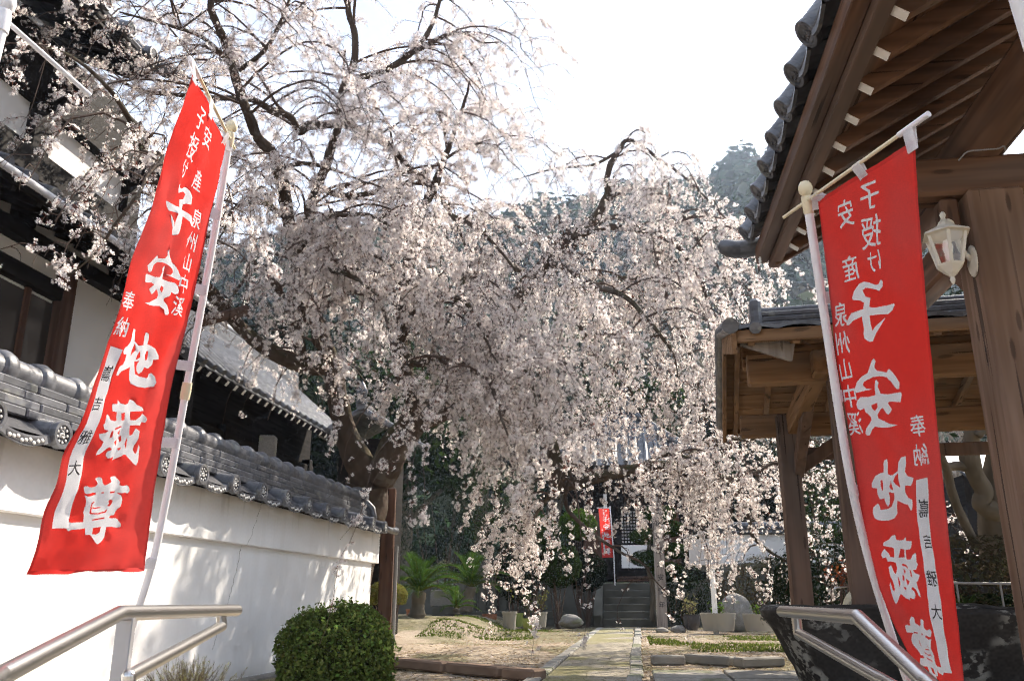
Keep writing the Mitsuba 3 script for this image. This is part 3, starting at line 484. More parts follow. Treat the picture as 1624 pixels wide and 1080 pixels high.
GLYPH = {"子":[[[4,34,4,41,5,42,45,46,46,60,59,69,66,76,65,77,15,72,14,73,15,81,80,88,82,88,88,85,87,83,77,72,56,56,55,48,57,47,95,51,96,50,96,42,56,38,55,5,54,2,52,-1,43,-3,29,-5,28,-4,25,2,26,4,44,6,45,7,45,37,5,33]]],"授":[[[2,31,3,34,14,39,15,40,15,58,14,59,3,58,3,65,4,66,15,68,16,88,24,88,24,69,34,69,35,69,35,61,25,60,24,59,24,44,25,43,35,47,35,59,43,60,44,60,43,65,39,72,40,75,37,76,35,82,36,83,66,89,85,94,88,94,92,90,92,88,90,87,68,82,66,80,70,69,71,65,70,63,71,62,75,63,85,83,93,81,93,80,85,65,86,64,95,64,95,47,89,46,89,42,84,32,80,25,73,17,75,15,78,14,86,11,97,10,97,8,92,2,90,1,79,3,64,9,51,2,34,-4,31,2,31,4,50,11,56,15,49,23,43,33,40,34,40,41,36,42,34,38,24,33,24,0,23,-2,22,-4,16,-6,7,-7,6,-6,5,-2,5,1,14,2,15,3,15,28,15,29,13,29,4,25],[43,43,45,42,86,46,87,47,87,55,85,56,44,52,43,51],[54,34,59,26,64,21,72,29,76,36,75,37,55,35],[47,77,52,66,53,61,62,62,62,65,58,79,48,78]]],"け":[[[39,54,39,62,40,64,48,63,67,65,67,77,66,84,67,87,77,87,76,69,77,68,82,68,91,71,93,70,93,61,77,57,76,34,73,21,66,9,56,0,53,0,48,4,47,6,57,14,64,24,67,37,68,55,67,56,44,54,39,54]],[[11,27,12,51,15,81,21,82,26,81,26,80,23,68,21,51,20,31,21,29,23,30,26,37,31,36,31,33,25,13,25,4,23,2,17,1,16,2,14,11]]],"安":[[[6,40,7,48,33,51,42,67,51,67,49,62,46,53,47,52,94,56,94,48,75,46,69,33,62,23,64,22,88,13,92,10,92,9,86,2,85,1,75,7,54,14,47,9,32,1,19,-5,12,-6,8,0,8,2,21,6,31,10,40,16,42,18,41,19,38,20,19,25,19,27,27,39,27,41,7,39],[40,43,34,31,35,30,52,26,59,34,64,44,62,45]],[[9,55,9,75,43,79,44,80,41,86,41,89,47,91,50,91,56,80,91,83,91,63,91,62,82,61,82,73,81,74,19,68,18,67,17,55,9,54]]],"産":[[[2,-3,7,8,10,21,12,33,12,57,32,59,33,60,27,68,27,71,11,70,11,77,44,81,45,82,42,86,42,88,46,90,49,91,53,89,58,82,91,85,91,78,77,76,77,73,72,64,73,63,93,65,93,57,62,53,61,52,61,45,62,44,88,46,87,39,62,36,61,35,61,28,61,27,85,29,85,22,61,19,61,18,61,10,62,8,93,11,94,4,21,-4,20,3,21,4,52,7,52,8,52,17,51,18,30,16,29,23,25,23,21,25,20,24,17,10,11,-6,8,-7],[37,72,41,65,43,60,60,62,62,63,66,74,65,75,38,72],[41,48,40,43,41,42,52,43,52,52,51,52,41,51,40,50],[30,25,31,24,52,26,52,27,52,34,51,35,35,33],[21,49,20,31,22,30,28,38,32,47,32,50]]],"泉":[[[15,78,16,79,40,82,46,92,55,91,55,89,53,85,54,83,84,86,85,48,90,44,90,42,71,27,70,25,71,24,80,19,89,15,97,13,96,11,92,5,91,5,84,6,73,11,65,17,56,25,55,24,55,5,54,2,51,-1,49,-2,33,-4,30,2,30,4,44,5,45,6,45,42,44,43,16,40],[56,43,61,34,64,32,74,39,79,45,78,46,57,44],[25,50,26,49,74,54,75,55,75,61,74,62,26,57,25,56],[25,66,26,65,74,70,75,71,75,76,74,77,26,72,25,71]],[[3,2,3,4,12,8,19,15,24,20,28,26,27,27,7,26,7,34,36,37,41,36,40,31,36,22,31,14,24,7,19,2,9,-4,7,-4]]],"州":[[[52,87,53,88,60,88,60,66,62,65,67,67,69,67,77,52,78,48,80,47,81,48,81,93,82,93,90,94,90,4,90,3,82,2,81,3,81,42,79,43,74,39,72,39,68,50,63,60,62,61,60,59,60,6,59,6,52,5]],[[5,0,15,15,20,29,23,49,23,86,32,88,32,62,33,61,37,63,41,63,46,49,48,39,43,35,40,36,38,46,35,55,34,56,32,56,30,30,28,20,24,11,17,1,12,-6,10,-6]],[[2,35,7,46,11,62,12,63,14,63,19,62,20,59,17,49,14,39,11,32,8,32,3,33]]],"山":[[[10,65,11,67,18,68,20,66,20,12,21,12,45,14,45,15,45,89,46,90,54,90,55,16,56,15,80,18,81,19,81,73,82,74,90,75,90,2,81,1,81,7,80,8,10,2]]],"中":[[[9,68,9,69,44,73,45,90,46,91,54,91,55,75,55,74,90,77,91,29,82,28,82,33,80,33,55,31,55,-2,45,-3,44,30,19,27,18,26,17,21,9,20],[55,41,56,40,81,43,81,67,55,64],[18,38,19,36,44,39,44,63,18,61]]],"溪":[[[25,1,26,3,33,5,44,10,50,16,49,18,29,16,29,24,54,26,56,29,56,31,55,32,44,31,39,29,34,29,33,33,33,36,43,41,44,42,42,43,37,42,35,49,39,52,44,56,49,62,47,63,43,60,41,61,36,72,36,74,34,76,32,80,32,82,59,87,76,92,82,94,86,94,90,89,90,88,84,85,85,83,88,83,88,81,81,66,80,65,77,64,74,66,79,78,80,82,79,84,77,84,64,81,64,79,68,71,68,68,61,64,61,62,53,54,54,53,59,53,70,63,73,63,76,60,76,58,72,54,72,53,70,52,60,44,59,42,60,41,65,42,76,44,76,46,72,49,73,52,77,54,79,54,88,46,93,40,93,37,88,33,86,33,82,37,67,35,66,34,65,28,67,27,96,30,95,23,73,20,72,19,75,17,82,13,89,11,97,10,97,8,93,2,89,2,81,4,71,8,62,17,54,7,43,0,32,-4,29,-5],[44,75,48,68,50,63,51,63,54,66,59,66,58,69,54,78,45,77]],[[9,80,9,81,13,86,15,86,26,81,31,77,31,76,27,71,25,69,19,73,10,78]],[[5,1,20,34,21,35,23,35,28,31,28,29,14,-2,13,-3,12,-3]],[[3,52,3,54,7,59,10,59,22,54,26,52,26,50,22,44,20,43]]],"奉":[[[3,24,3,26,14,32,26,44,24,45,7,44,7,51,33,54,36,59,34,61,15,59,14,66,39,68,41,72,40,74,12,71,11,79,44,82,45,83,46,91,49,91,56,90,55,85,56,83,89,86,88,79,53,75,51,72,51,70,52,70,84,73,84,66,48,62,45,57,46,55,93,60,93,52,75,50,74,49,78,45,84,41,90,38,98,36,98,34,93,28,91,28,86,29,74,36,73,36,72,31,56,30,55,29,55,23,56,22,86,25,86,17,55,13,55,12,54,-2,46,-3,45,-2,45,11,45,12,14,9,13,10,13,18,45,21,45,22,45,28,28,27,27,30,26,31,17,23,9,19,8,19],[55,48,55,39,55,38,68,39,69,40,69,41,62,49],[39,47,31,36,32,35,45,37,45,47,44,47]]],"納":[[[3,53,3,56,8,61,14,72,21,88,23,89,29,87,28,83,16,60,18,59,22,60,30,74,32,75,37,72,37,68,28,51,29,50,34,52,35,51,39,42,41,35,43,34,44,35,44,68,64,71,64,92,72,94,73,72,92,73,93,73,93,9,92,6,89,3,87,2,72,1,70,6,71,9,84,11,84,23,83,24,79,22,77,23,70,38,68,39,59,21,57,19,55,19,53,20,52,20,52,-2,44,-3,43,8,42,8,35,5,34,7,29,24,29,26,34,29,33,32,29,32,8,26,6,25,5,26,4,30,4,33,9,39,16,49,14,50,5,48],[71,54,82,35,84,35,84,63,73,62],[52,32,53,30,55,31,60,43,63,57,63,61,62,62,53,61,52,60],[36,27,41,10,43,9,44,10,43,31,42,32,40,31,36,28],[25,49,19,38,20,37,30,40,30,41,27,49,26,49]],[[18,19,18,23,23,24,25,24,28,5,28,3,27,1,21,0,20,1,20,7]],[[2,-2,4,3,7,22,11,22,14,22,14,14,10,-4,7,-4,3,-3]]],"嶌":[[[5,-3,10,4,15,14,18,16,18,63,41,66,42,69,41,70,11,67,11,85,20,86,20,77,21,76,44,78,45,79,46,91,54,92,55,91,55,81,55,80,80,82,81,83,81,92,91,93,90,75,54,71,52,69,53,67,82,70,82,43,28,38,27,36,27,34,28,34,96,40,96,35,96,34,28,27,27,26,27,24,28,24,92,30,92,22,91,17,88,4,82,1,67,-1,65,5,66,8,61,16,61,19,59,19,53,19,52,18,58,5,57,3,56,2,51,1,49,1,48,7,45,13,45,15,46,17,46,18,36,17,35,16,36,14,38,7,39,-1,36,-2,31,-3,29,10,29,13,32,14,32,16,31,17,23,16,22,15,22,9,18,1,12,-6,10,-7],[69,19,74,11,74,7,78,7,79,8,82,14,82,21,69,20],[27,46,28,44,72,49,73,49,74,52,72,53,28,48,27,47],[27,56,28,54,72,59,73,59,74,62,72,63,28,58,27,57]]],"吉":[[[5,65,5,72,6,73,44,77,45,90,46,91,54,92,55,79,56,78,94,81,95,81,95,74,94,73,56,69,55,68,55,57,55,56,89,59,90,51,88,50,12,42,12,51,12,51,44,55,45,67,43,68,6,64]],[[17,33,18,34,84,40,84,0,75,-1,74,3,73,3,28,-1,26,-2,26,-6,18,-7],[26,9,28,7,73,12,74,13,74,30,73,31,27,26,26,25]]],"雅":[[[2,7,15,23,24,39,23,41,6,40,11,69,12,72,11,73,7,73,7,81,47,85,47,77,40,76,40,75,40,56,41,55,43,57,48,65,53,76,59,92,62,92,67,91,65,81,62,76,63,74,74,76,70,90,76,93,78,92,79,88,83,76,95,77,95,69,82,67,81,66,81,56,93,57,94,56,93,49,81,47,81,36,82,35,94,36,94,29,93,29,81,27,81,16,82,15,96,16,96,8,61,4,60,3,60,-2,52,-2,52,50,50,51,48,49,48,44,41,43,40,42,40,4,37,0,32,-3,20,-4,17,2,18,4,30,6,31,7,31,30,30,31,29,30,17,12,9,2,7,2],[60,14,61,13,73,14,73,26,61,25],[60,34,61,33,73,35,73,47,61,46],[60,55,61,54,72,55,73,66,61,65],[16,74,15,73,15,72,20,71,17,50,18,49,31,51,31,75,30,75]]],"大":[[[4,0,4,1,9,4,18,10,28,20,37,35,42,50,42,52,40,53,6,49,6,58,44,62,45,70,46,91,55,91,54,69,55,63,95,67,95,58,59,54,58,53,60,48,65,38,74,25,85,16,96,11,96,9,91,2,88,2,79,7,66,17,60,26,52,42,50,43,49,42,44,29,40,21,32,11,26,4,18,-2,11,-6,9,-6]]],"地":[[[32,46,32,48,33,49,42,54,43,81,51,82,51,60,53,59,63,65,63,92,71,93,72,70,73,70,80,73,87,78,93,76,93,48,91,34,89,30,86,28,76,27,75,27,74,32,72,32,71,31,71,22,63,21,63,53,62,54,61,54,51,48,51,12,52,10,55,9,84,12,87,15,89,20,89,25,91,26,97,24,96,15,94,8,92,6,86,3,52,0,45,2,42,7,42,42,41,43,35,40],[71,35,73,34,74,34,81,35,83,37,84,40,84,64,83,65,72,59]],[[3,15,3,18,13,23,16,25,16,54,15,55,4,54,4,62,16,64,16,86,25,88,25,65,26,65,36,66,36,65,36,57,26,56,25,55,25,31,26,30,28,31,36,34,38,30,38,27,32,22,8,9,5,10]]],"蔵":[[[2,-4,7,9,10,22,10,61,61,66,62,67,63,72,62,77,61,78,39,76,38,75,37,68,29,67,29,68,29,74,28,75,4,73,4,80,28,83,29,84,29,89,29,89,37,90,38,85,39,84,61,86,62,87,63,93,70,93,71,93,71,88,72,87,96,89,95,82,85,81,84,80,89,74,89,70,93,69,93,62,72,60,71,58,73,44,73,40,74,39,76,40,81,56,84,56,90,55,90,52,85,40,77,23,82,13,85,9,86,8,88,9,89,12,90,20,92,21,98,18,98,13,96,7,92,1,91,0,84,-1,81,0,77,3,71,13,59,1,54,-3,47,1,48,3,52,6,51,8,22,6,23,50,59,53,59,47,47,46,46,45,46,42,47,41,58,41,58,22,58,21,46,20,46,16,47,14,58,15,60,15,63,18,67,24,64,41,63,57,62,58,19,54,18,22,15,5,13,-2,10,-7,8,-7],[71,74,71,68,81,69,81,70,75,75,76,79,75,80,71,79],[30,26,31,25,51,27,52,28,52,33,50,34,30,32,30,31],[30,14,31,13,38,13,38,19,37,19,30,18],[30,40,31,39,38,40,39,41,38,44,37,45,30,44]]],"御":[[[1,36,1,38,12,52,21,68,22,69,28,68,29,69,32,74,37,90,40,90,44,89,43,82,44,80,65,82,67,82,69,86,95,88,95,23,92,18,88,16,80,15,79,20,78,20,77,20,76,0,68,-1,68,9,67,10,27,0,26,2,25,6,24,7,23,6,22,-5,15,-6,14,37,12,37,7,31,6,30],[76,25,78,23,86,24,87,25,87,78,86,79,77,78,76,77],[54,16,68,19,67,33,54,31,53,17],[65,74,54,72,54,59,68,60,68,74,67,75],[65,40,67,40,68,41,67,51,54,50,54,40],[23,9,24,7,26,9,29,9,30,10,30,41,32,42,37,43,38,41,38,13,39,12,42,12,45,14,45,48,44,49,28,48,28,56,31,57,31,58,28,60,27,60,23,53],[36,64,33,58,34,57,44,58,44,71,39,71]],[[2,65,3,67,12,77,19,88,21,88,27,87,27,84,24,80,17,70,9,62,6,61]]],"年":[[[4,17,5,25,19,26,20,27,21,53,49,56,50,57,50,69,50,70,28,68,27,67,19,55,12,47,10,47,4,51,4,52,11,60,19,72,27,90,36,88,36,86,33,79,34,78,91,83,91,75,60,71,60,58,88,60,89,53,88,52,60,49,60,48,60,32,61,31,95,34,96,33,96,25,60,21,59,-1,51,-3,50,-2,50,19,50,20,5,16],[30,29,31,28,50,30,50,47,30,46]]],"花":[[[5,27,5,29,10,33,20,45,27,56,30,62,29,70,28,71,6,69,6,78,29,80,29,81,29,89,30,89,38,90,38,82,39,81,61,83,62,84,62,92,71,93,71,93,71,85,72,84,94,86,94,78,72,75,71,66,62,65,62,73,61,74,39,71,38,64,37,62,38,60,38,58,30,44,30,-5,21,-5,21,30,19,30,12,22,8,24]],[[61,64,61,44,62,43,70,47,85,59,86,59,91,54,90,51,82,45,61,32,61,11,63,9,84,11,86,12,87,15,88,26,90,27,97,24,95,11,94,8,90,4,84,2,58,0,53,3,52,6,51,25,49,25,39,20,36,25,36,27,51,36,51,63]]],"堂":[[[6,-4,6,3,7,4,44,8,45,9,45,17,44,18,16,15,14,16,15,24,44,26,45,27,45,34,44,35,22,33,22,58,79,63,79,39,77,38,55,36,55,35,55,29,56,28,86,31,87,23,55,19,55,18,55,10,56,9,94,13,95,12,94,4,7,-4],[30,43,32,41,69,45,70,46,70,54,68,55,31,51,30,50]],[[7,70,7,71,22,73,22,75,16,82,16,83,17,85,22,87,24,87,27,84,32,77,33,74,45,75,45,76,45,90,46,91,54,91,55,76,66,77,76,92,78,94,85,91,84,89,78,80,79,78,94,79,94,57,93,56,85,56,85,69,84,70,16,63,15,62,15,49,7,47]]]}
def unpack(polys, s=1.0): return shapely.union_all([Polygon(np.array(r[0]).reshape(-1, 2) * s, [np.array(h).reshape(-1, 2) * s for h in r[1:]]).buffer(0) for r in polys])
BW, BH = .45, 1.75
def small(c, u, v, h, w=None):
    """Glyph C centred at (u, v) of the banner, h metres tall; banner metres, v downwards."""
    g = unpack(GLYPH[c]); x0, y0, x1, y1 = g.bounds
    g = affinity.translate(g, -50, -44); g = affinity.scale(g, (w or h) / 100, -h / 100, origin=(0, 0))
    return affinity.translate(g, u * BW, v * BH)
SMALL = {'子': [(.324, .041, .085)], '授': [(.345, .099, .095)], 'け': [(.33, .148, .07)], '安': [(.577, .048, .085)], '産': [(.60, .140, .08)], '泉': [(.766, .209, .078)], '州': [(.785, .259, .078)],
         '山': [(.788, .307, .075)], '中': [(.79, .356, .078)], '溪': [(.79, .407, .08)], '奉': [(.085, .444, .072)], '納': [(.10, .495, .072)]}
INK = {'嶌': (.095, .59, .062), '吉': (.10, .651, .05), '雅': (.125, .721, .058), '大': (.133, .785, .055)}
def banner_regions(shift):
    L = shapely.union_all([affinity.scale(unpack(BIG[c], 1e-4), 1.0, 1.0) for c in BIG] + [small(c, *q) for c, l in SMALL.items() for q in l])
    S = Polygon([(.045 * BW, .537 * BH), (.165 * BW, .537 * BH), (.235 * BW, .908 * BH), (.085 * BW, .908 * BH)])
    K = shapely.union_all([small(c, *q) for c, q in INK.items()]).intersection(S.buffer(-.003))
    L, S, K = [affinity.translate(g, shift * BW, 0) for g in (L, S, K)]
    cl = sbox(0, 0, BW, BH)
    L, S, K = [g.intersection(cl) for g in (L, S, K)]
    L = L.difference(S)
    chars = [('character', affinity.translate(unpack(BIG[c], 1e-4), shift * BW, 0).intersection(cl), 'cloth_white') for c in BIG]
    chars += [('character', affinity.translate(small(c, *q), shift * BW, 0).intersection(cl), 'cloth_white') for c, l in SMALL.items() for q in l]
    chars = [(n, g.difference(S), m) for n, g, m in chars]
    done = []
    for n, g, m in chars:                       # characters never overlap
        for d in done: g = g.difference(d) if g.intersects(d) else g
        done.append(g)
    inks = [('ink_character', affinity.translate(small(c, *q), shift * BW, 0).intersection(K), 'cloth_ink') for c, q in INK.items()]
    inner = sbox(.009, .012, BW - .009, BH - .012); bare = cl.difference(shapely.union_all([L, S]))
    return [('cloth', bare.intersection(inner), 'cloth_red'), ('hem', bare.difference(inner), 'cloth_hem'), ('name_strip', S.difference(K), 'cloth_white')] + [('character', g, 'cloth_white') for g in done] + inks
def tri(poly):
    rings = [np.array(poly.exterior.coords[:-1])] + [np.array(h.coords[:-1]) for h in poly.interiors]
    v = np.vstack(rings); e = np.cumsum([len(r) for r in rings]).astype(np.uint32)
    return v, mapbox_earcut.triangulate_float64(v, e).reshape(-1, 3)
def cloth_mesh(geom, fn, nu=16, nv=64):
    V, Fc, n = [], [], 0
    shapely.prepare(geom)
    for i in range(nu):
        for j in range(nv):
            c = sbox(i * BW / nu, j * BH / nv, (i + 1) * BW / nu, (j + 1) * BH / nv)
            if not geom.intersects(c): continue
            g = c if geom.contains(c) else geom.intersection(c)
            for p in getattr(g, 'geoms', [g]):
                if p.geom_type != 'Polygon' or p.area < 1e-9: continue
                v, f = tri(p); V.append(v); Fc.append(f + n); n += len(v)
    v, f = np.vstack(V), np.vstack(Fc)
    key = np.round(v * 1e5).astype(int); u, inv = np.unique(key, axis=0, return_inverse=True); inv = inv.ravel()
    uv = np.zeros((len(u), 2)); uv[inv] = v
    f = inv[f]; f = f[(f[:, 0] != f[:, 1]) & (f[:, 1] != f[:, 2]) & (f[:, 0] != f[:, 2])]
    return fn(uv[:, 0] / BW, uv[:, 1] / BH), f
from scipy.interpolate import PchipInterpolator
def edge_fn(pts, k):
    a = np.array([at(x, y, d * k) for x, y, d in pts]); s = np.r_[0, np.cumsum(np.linalg.norm(np.diff(a, axis=0), axis=1))]
    return PchipInterpolator(s / s[-1], a)
def banner_surface(pole, free, k, seed, fold):
    ip, jf = edge_fn(pole, k), edge_fn(free, k)
    def fn(u, v):
        u, v = np.asarray(u), np.asarray(v); U = u[:, None]
        a, b = ip(np.clip(v, 0, 1)), jf(np.clip(v, 0, 1))
        p = b * (1 - U) + a * U
        e = 1e-3; dv = (ip(np.clip(v + e, 0, 1)) - a) * U + (jf(np.clip(v + e, 0, 1)) - b) * (1 - U) + 1e-9
        n = np.cross(a - b, dv); n /= np.linalg.norm(n, axis=1, keepdims=True) + 1e-12
        w = np.sin(math.pi * u) ** .6
        q = np.stack([u * 2.6, v * 2.2, u * 0], 1); q2 = np.stack([u * 7 + v * 3, v * 8, u * 0], 1); q3 = np.stack([u * 16, v * 34, u * 0], 1)
        d = (.008 * np.sin(u * 7 + v * 3.2 + seed) * w + .02 * (meshkit.fbm(q, 2, seed) - .5) * w + .030 * (meshkit.fbm(q2, 3, seed + 3) - .5) + .019 * (meshkit.fbm(q3, 3, seed + 7) - .5) - .008 * np.exp(-(np.abs(meshkit.fbm(np.stack([u * 3.2 - v * 2, v * 4.5 + u * 2, u * 0], 1), 2, seed + 11) - .5) / .03) ** 2)) * fold
        d = d * (.35 + .65 * np.minimum(1, 6 * np.minimum(u, 1 - u)))
        return p + n * d[:, None]
    return fn
def make_banner(label, pole_edge, free_edge, k, pole_pts, bar, fold, seed, shift, ball, joint=None):
    b = thing('red_banner', label, 'banner', None)
    fn = banner_surface(pole_edge, free_edge, k, seed, fold)
    for nm, g, mt in banner_regions(shift):
        if g.area > 1e-6: part(b, nm, cloth_mesh(g, fn), mt, smooth=True, label={'name_strip': 'white strip with black writing'}.get(nm))
    pp = spline([at(x, y, d * k) for x, y, d in pole_pts], 8)
    part(b, 'pole', tube(pp, .0155, 14), 'white_plastic', smooth=40)
    a0, a1 = at(*bar[0][:2], bar[0][2] * k), at(*bar[1][:2], bar[1][2] * k)
    part(b, 'crossbar', tube([a0, a1], .0065, 10), 'cream_plastic', smooth=40)
    part(b, 'crossbar_tip', tube([a1 + (a0 - a1) * .16, a1 + (a1 - a0) * .01], .0095, 10), 'white_plastic', smooth=40)
    top = pp[0]; ax = pp[0] - pp[2]; Bm = basis(ax)
    v, f = lathe([(.001, .085), (.014, .082), (.022, .07), (.025, .056), (.022, .042), (.015, .034), (.019, .028), (.019, .008), (.0175, -.03), (.001, -.03)], 18)
    part(b, 'finial', (v @ Bm.T + top, f), 'cream_plastic', smooth=50)
    if joint is not None:
        q = pp[joint]; t = pp[joint + 1] - pp[joint - 1]; t /= np.linalg.norm(t)
        part(b, 'pole_joint', tube([q - t * .035, q, q + t * .035], [.0195, .021, .0195], 14), 'cream_plastic', smooth=40)
    # loops: cloth tabs round the pole and the bar
    for vv in (.005, .17, .35, .53, .71, .985):
        e = fn(np.array([.985, 1.0]), np.array([vv, vv])); d = e[1]
        i = np.argmin(np.linalg.norm(pp - d, axis=1)); q = pp[i]; t = pp[min(i + 1, len(pp) - 1)] - pp[max(i - 1, 0)]; t /= np.linalg.norm(t)
        q = q + t * ((d - q) @ t)
        w = np.linalg.norm(d - q); m = MB()
        if w < .15:
            o = (d - q) / (w + 1e-9); s = .0165
            n = np.cross(t, o)
            ring = [d + n * .001, q + n * s, q - o * s, q - n * s, d - n * .001]
            for h in range(4):
                A, B = ring[h], ring[h + 1]; m.add([A + t * .021, B + t * .021, B - t * .021, A - t * .021], [[0, 1, 2, 3]])
            part(b, 'loop', m.get(), 'cloth_white')
    for uu in (.03, .5, .95):
        d = fn(np.array([uu]), np.array([0.0]))[0]; s = np.clip((d - a0) @ (a1 - a0) / ((a1 - a0) @ (a1 - a0)), 0, 1); q = a0 + (a1 - a0) * s
        t = (a1 - a0) / np.linalg.norm(a1 - a0); n = np.cross(t, d - q); n /= np.linalg.norm(n) + 1e-9; o = (q - d) / (np.linalg.norm(q - d) + 1e-9)
        m = MB(); ring = [d - o * .03 + n * .0015, q + n * .008, q + o * .008, q - n * .008, d - o * .03 - n * .0015]
        for h in range(4):
            A, B = ring[h], ring[h + 1]; m.add([A + t * .02, B + t * .02, B - t * .02, A - t * .02], [[0, 1, 2, 3]])
        part(b, 'loop', m.get(), 'cloth_white')
    return b
LP = [(358,226,2.97),(339,317,2.96),(316,424,2.95),(304,480,2.94),(292,534,2.93),(271,617,2.91),(256,705,2.9),(240,813,2.88),(229,905,2.86)]
LF = [(304,118,2.5),(281,191,2.5),(259,258,2.5),(237,339,2.5),(211,406,2.5),(192,480,2.5),(167,555,2.5),(150,605,2.5),(129,667,2.5),(100,722,2.5),(90,767,2.5),(69,813,2.5),(60,858,2.5),(42,911,2.5)]
RP = [(1297,318,2.98),(1310,420,3.02),(1325,560,3.08),(1350,700,3.13),(1372,850,3.2),(1405,960,3.25),(1458,1070,3.3),(1480,1115,3.33)]
RF = [(1450,222,2.5),(1462,400,2.6),(1480,600,2.68),(1495,760,2.75),(1510,900,2.82),(1528,1070,2.9),(1534,1140,2.95)]
make_banner('sunlit red banner with white characters leaning in front of the white wall', LP, LF, 1.2, [(364, 222, 3.0), (335, 400, 2.98), (295, 620, 2.95), (262, 800, 2.92), (234, 920, 2.9), (178, 1085, 2.9), (150, 1180, 2.9)],
            [(372, 236, 3.06), (303, 96, 2.54)], .7, 3, 0.0, True, 16)
make_banner('red banner seen from behind with mirrored characters, hung below the tiled gate eave', RP, RF, 1.0, [(1281, 325, 3.0), (1312, 530, 3.06), (1345, 740, 3.13), (1376, 880, 3.22), (1415, 1010, 3.3), (1450, 1110, 3.35)],
            [(1243, 345, 3.12), (1470, 183, 2.46)], .55, 9, .125, True)

# small banner at the hall, plain copy of the lettering at its own size
def small_banner():
    b = thing('red_banner', 'small red banner standing beside the steps of the far hall', 'banner')
    o = ony(949, 806, 22.0); ex = ony(966, 806, 22.0) - o; dn = ony(955, 884, 22.0) - o
    def fn(u, v): u, v = np.asarray(u)[:, None], np.asarray(v)[:, None]; return o + ex * u + dn * v + np.array([0, 1, 0]) * .02 * np.sin(v * 9 + u * 3)
    for nm, g, mt in banner_regions(0.12):
        if g.area > 1e-6: part(b, nm, cloth_mesh(g, fn, 4, 12), mt, smooth=True)
    q = o + ex * 1.08
    part(b, 'pole', tube([q + [0, 0, .06], q + dn * 1.0 + [0, 0, 0], np.array([(q + dn)[0], (q + dn)[1], .95])], .014, 8), 'white_plastic', smooth=40)
    part(b, 'crossbar', tube([o - ex * .15 + [0, 0, .012], o + ex * 1.15 + [0, 0, .012]], .008, 8), 'white_plastic')
small_banner()

# poles of two more banners whose cloth hangs outside the frame
b = thing('banner_pole', 'white pole top with ball and crossbar at the top left corner before the dark eaves', 'banner pole')
q = at(6, 22, 1.95); e = at(143, 152, 2.12)
v, f = lathe([(.001, .055), (.012, .052), (.020, .042), (.0225, .03), (.020, .016), (.014, .008), (.017, .0), (.017, -.05), (.001, -.05)], 18)
part(b, 'finial', (v + q, f), 'white_plastic', smooth=50)
part(b, 'pole', tube([q - [0, 0, .03], q - [.03, 0, .8], q - [.05, 0, 2.4]], .0145, 12), 'white_plastic', smooth=40)
part(b, 'crossbar', tube([q + (q - e) * .2 - [0, 0, .015], e], .0062, 10), 'white_plastic', smooth=40)
b = thing('banner_pole', 'pale pole crossing the top right corner under the gate roof', 'banner pole')
q = at(1612, -8, 1.75); e = at(1640, 85, 1.75); d = (e - q) / np.linalg.norm(e - q)
part(b, 'pole', tube([q - d * .1, q, e, e + d * .6 + [.0, 0, -.2], e + d * .5 + [0, .0, -1.6]], .0165, 14), 'white_plastic', smooth=40)
v, f = lathe([(.001, .055), (.012, .052), (.020, .042), (.0225, .03), (.020, .016), (.014, .008), (.017, .0), (.017, -.05), (.001, -.05)], 18)
part(b, 'finial', (v @ basis(-d).T + q - d * .1, f), 'cream_plastic', smooth=50)

# ================================================================ HANDRAILS
def handrail(label, pts_top, pts_low, posts):
    h = thing('handrail', label, 'handrail')
    a = [at(*p) for p in pts_top]
    m = MB()
    for p0, p1 in zip(a[:-1], a[1:]): m.tube([p0, p1], .0215, 20)
    for p in a[1:-1]: m.mesh(trimesh.creation.icosphere(2, .0215).apply_translation(p))
    part(h, 'top_rail', m.get(), 'steel', smooth=40)
    c = [at(*p) for p in pts_low]; m = MB()
    for p0, p1 in zip(c[:-1], c[1:]): m.tube([p0, p1], .019, 18)
    for p in c[1:-1]: m.mesh(trimesh.creation.icosphere(2, .019).apply_translation(p))
    part(h, 'lower_rail', m.get(), 'steel', smooth=40)
    for p in posts: part(h, 'post', MB().box((p[0], p[1], (p[2] - 1.0) / 2), (.05, .022, p[2] + 1.0), None, .003).get(), 'post_steel')
a = at(203, 1000, 2.44)
lowc = at(204, 1078, 2.35)
handrail('steel handrail at lower left in front of the white wall', [(-120, 1150, 1.35), (0, 1072, 1.72), (190, 972, 2.4), (376, 967, 3.33)], [(350, 970, 3.2), (352, 992, 3.2), (204, 1072, 2.33), (200, 1150, 2.3)], [at(202, 972, 2.46)])
handrail('steel handrail at lower right in front of the stone basin', [(1580, 1180, 1.6), (1470, 1082, 1.95), (1360, 978, 2.42), (1240, 969, 3.4)], [(1262, 972, 3.28), (1266, 1003, 3.28), (1400, 1078, 2.5), (1470, 1118, 2.2)], [at(1440, 1090, 2.35)])

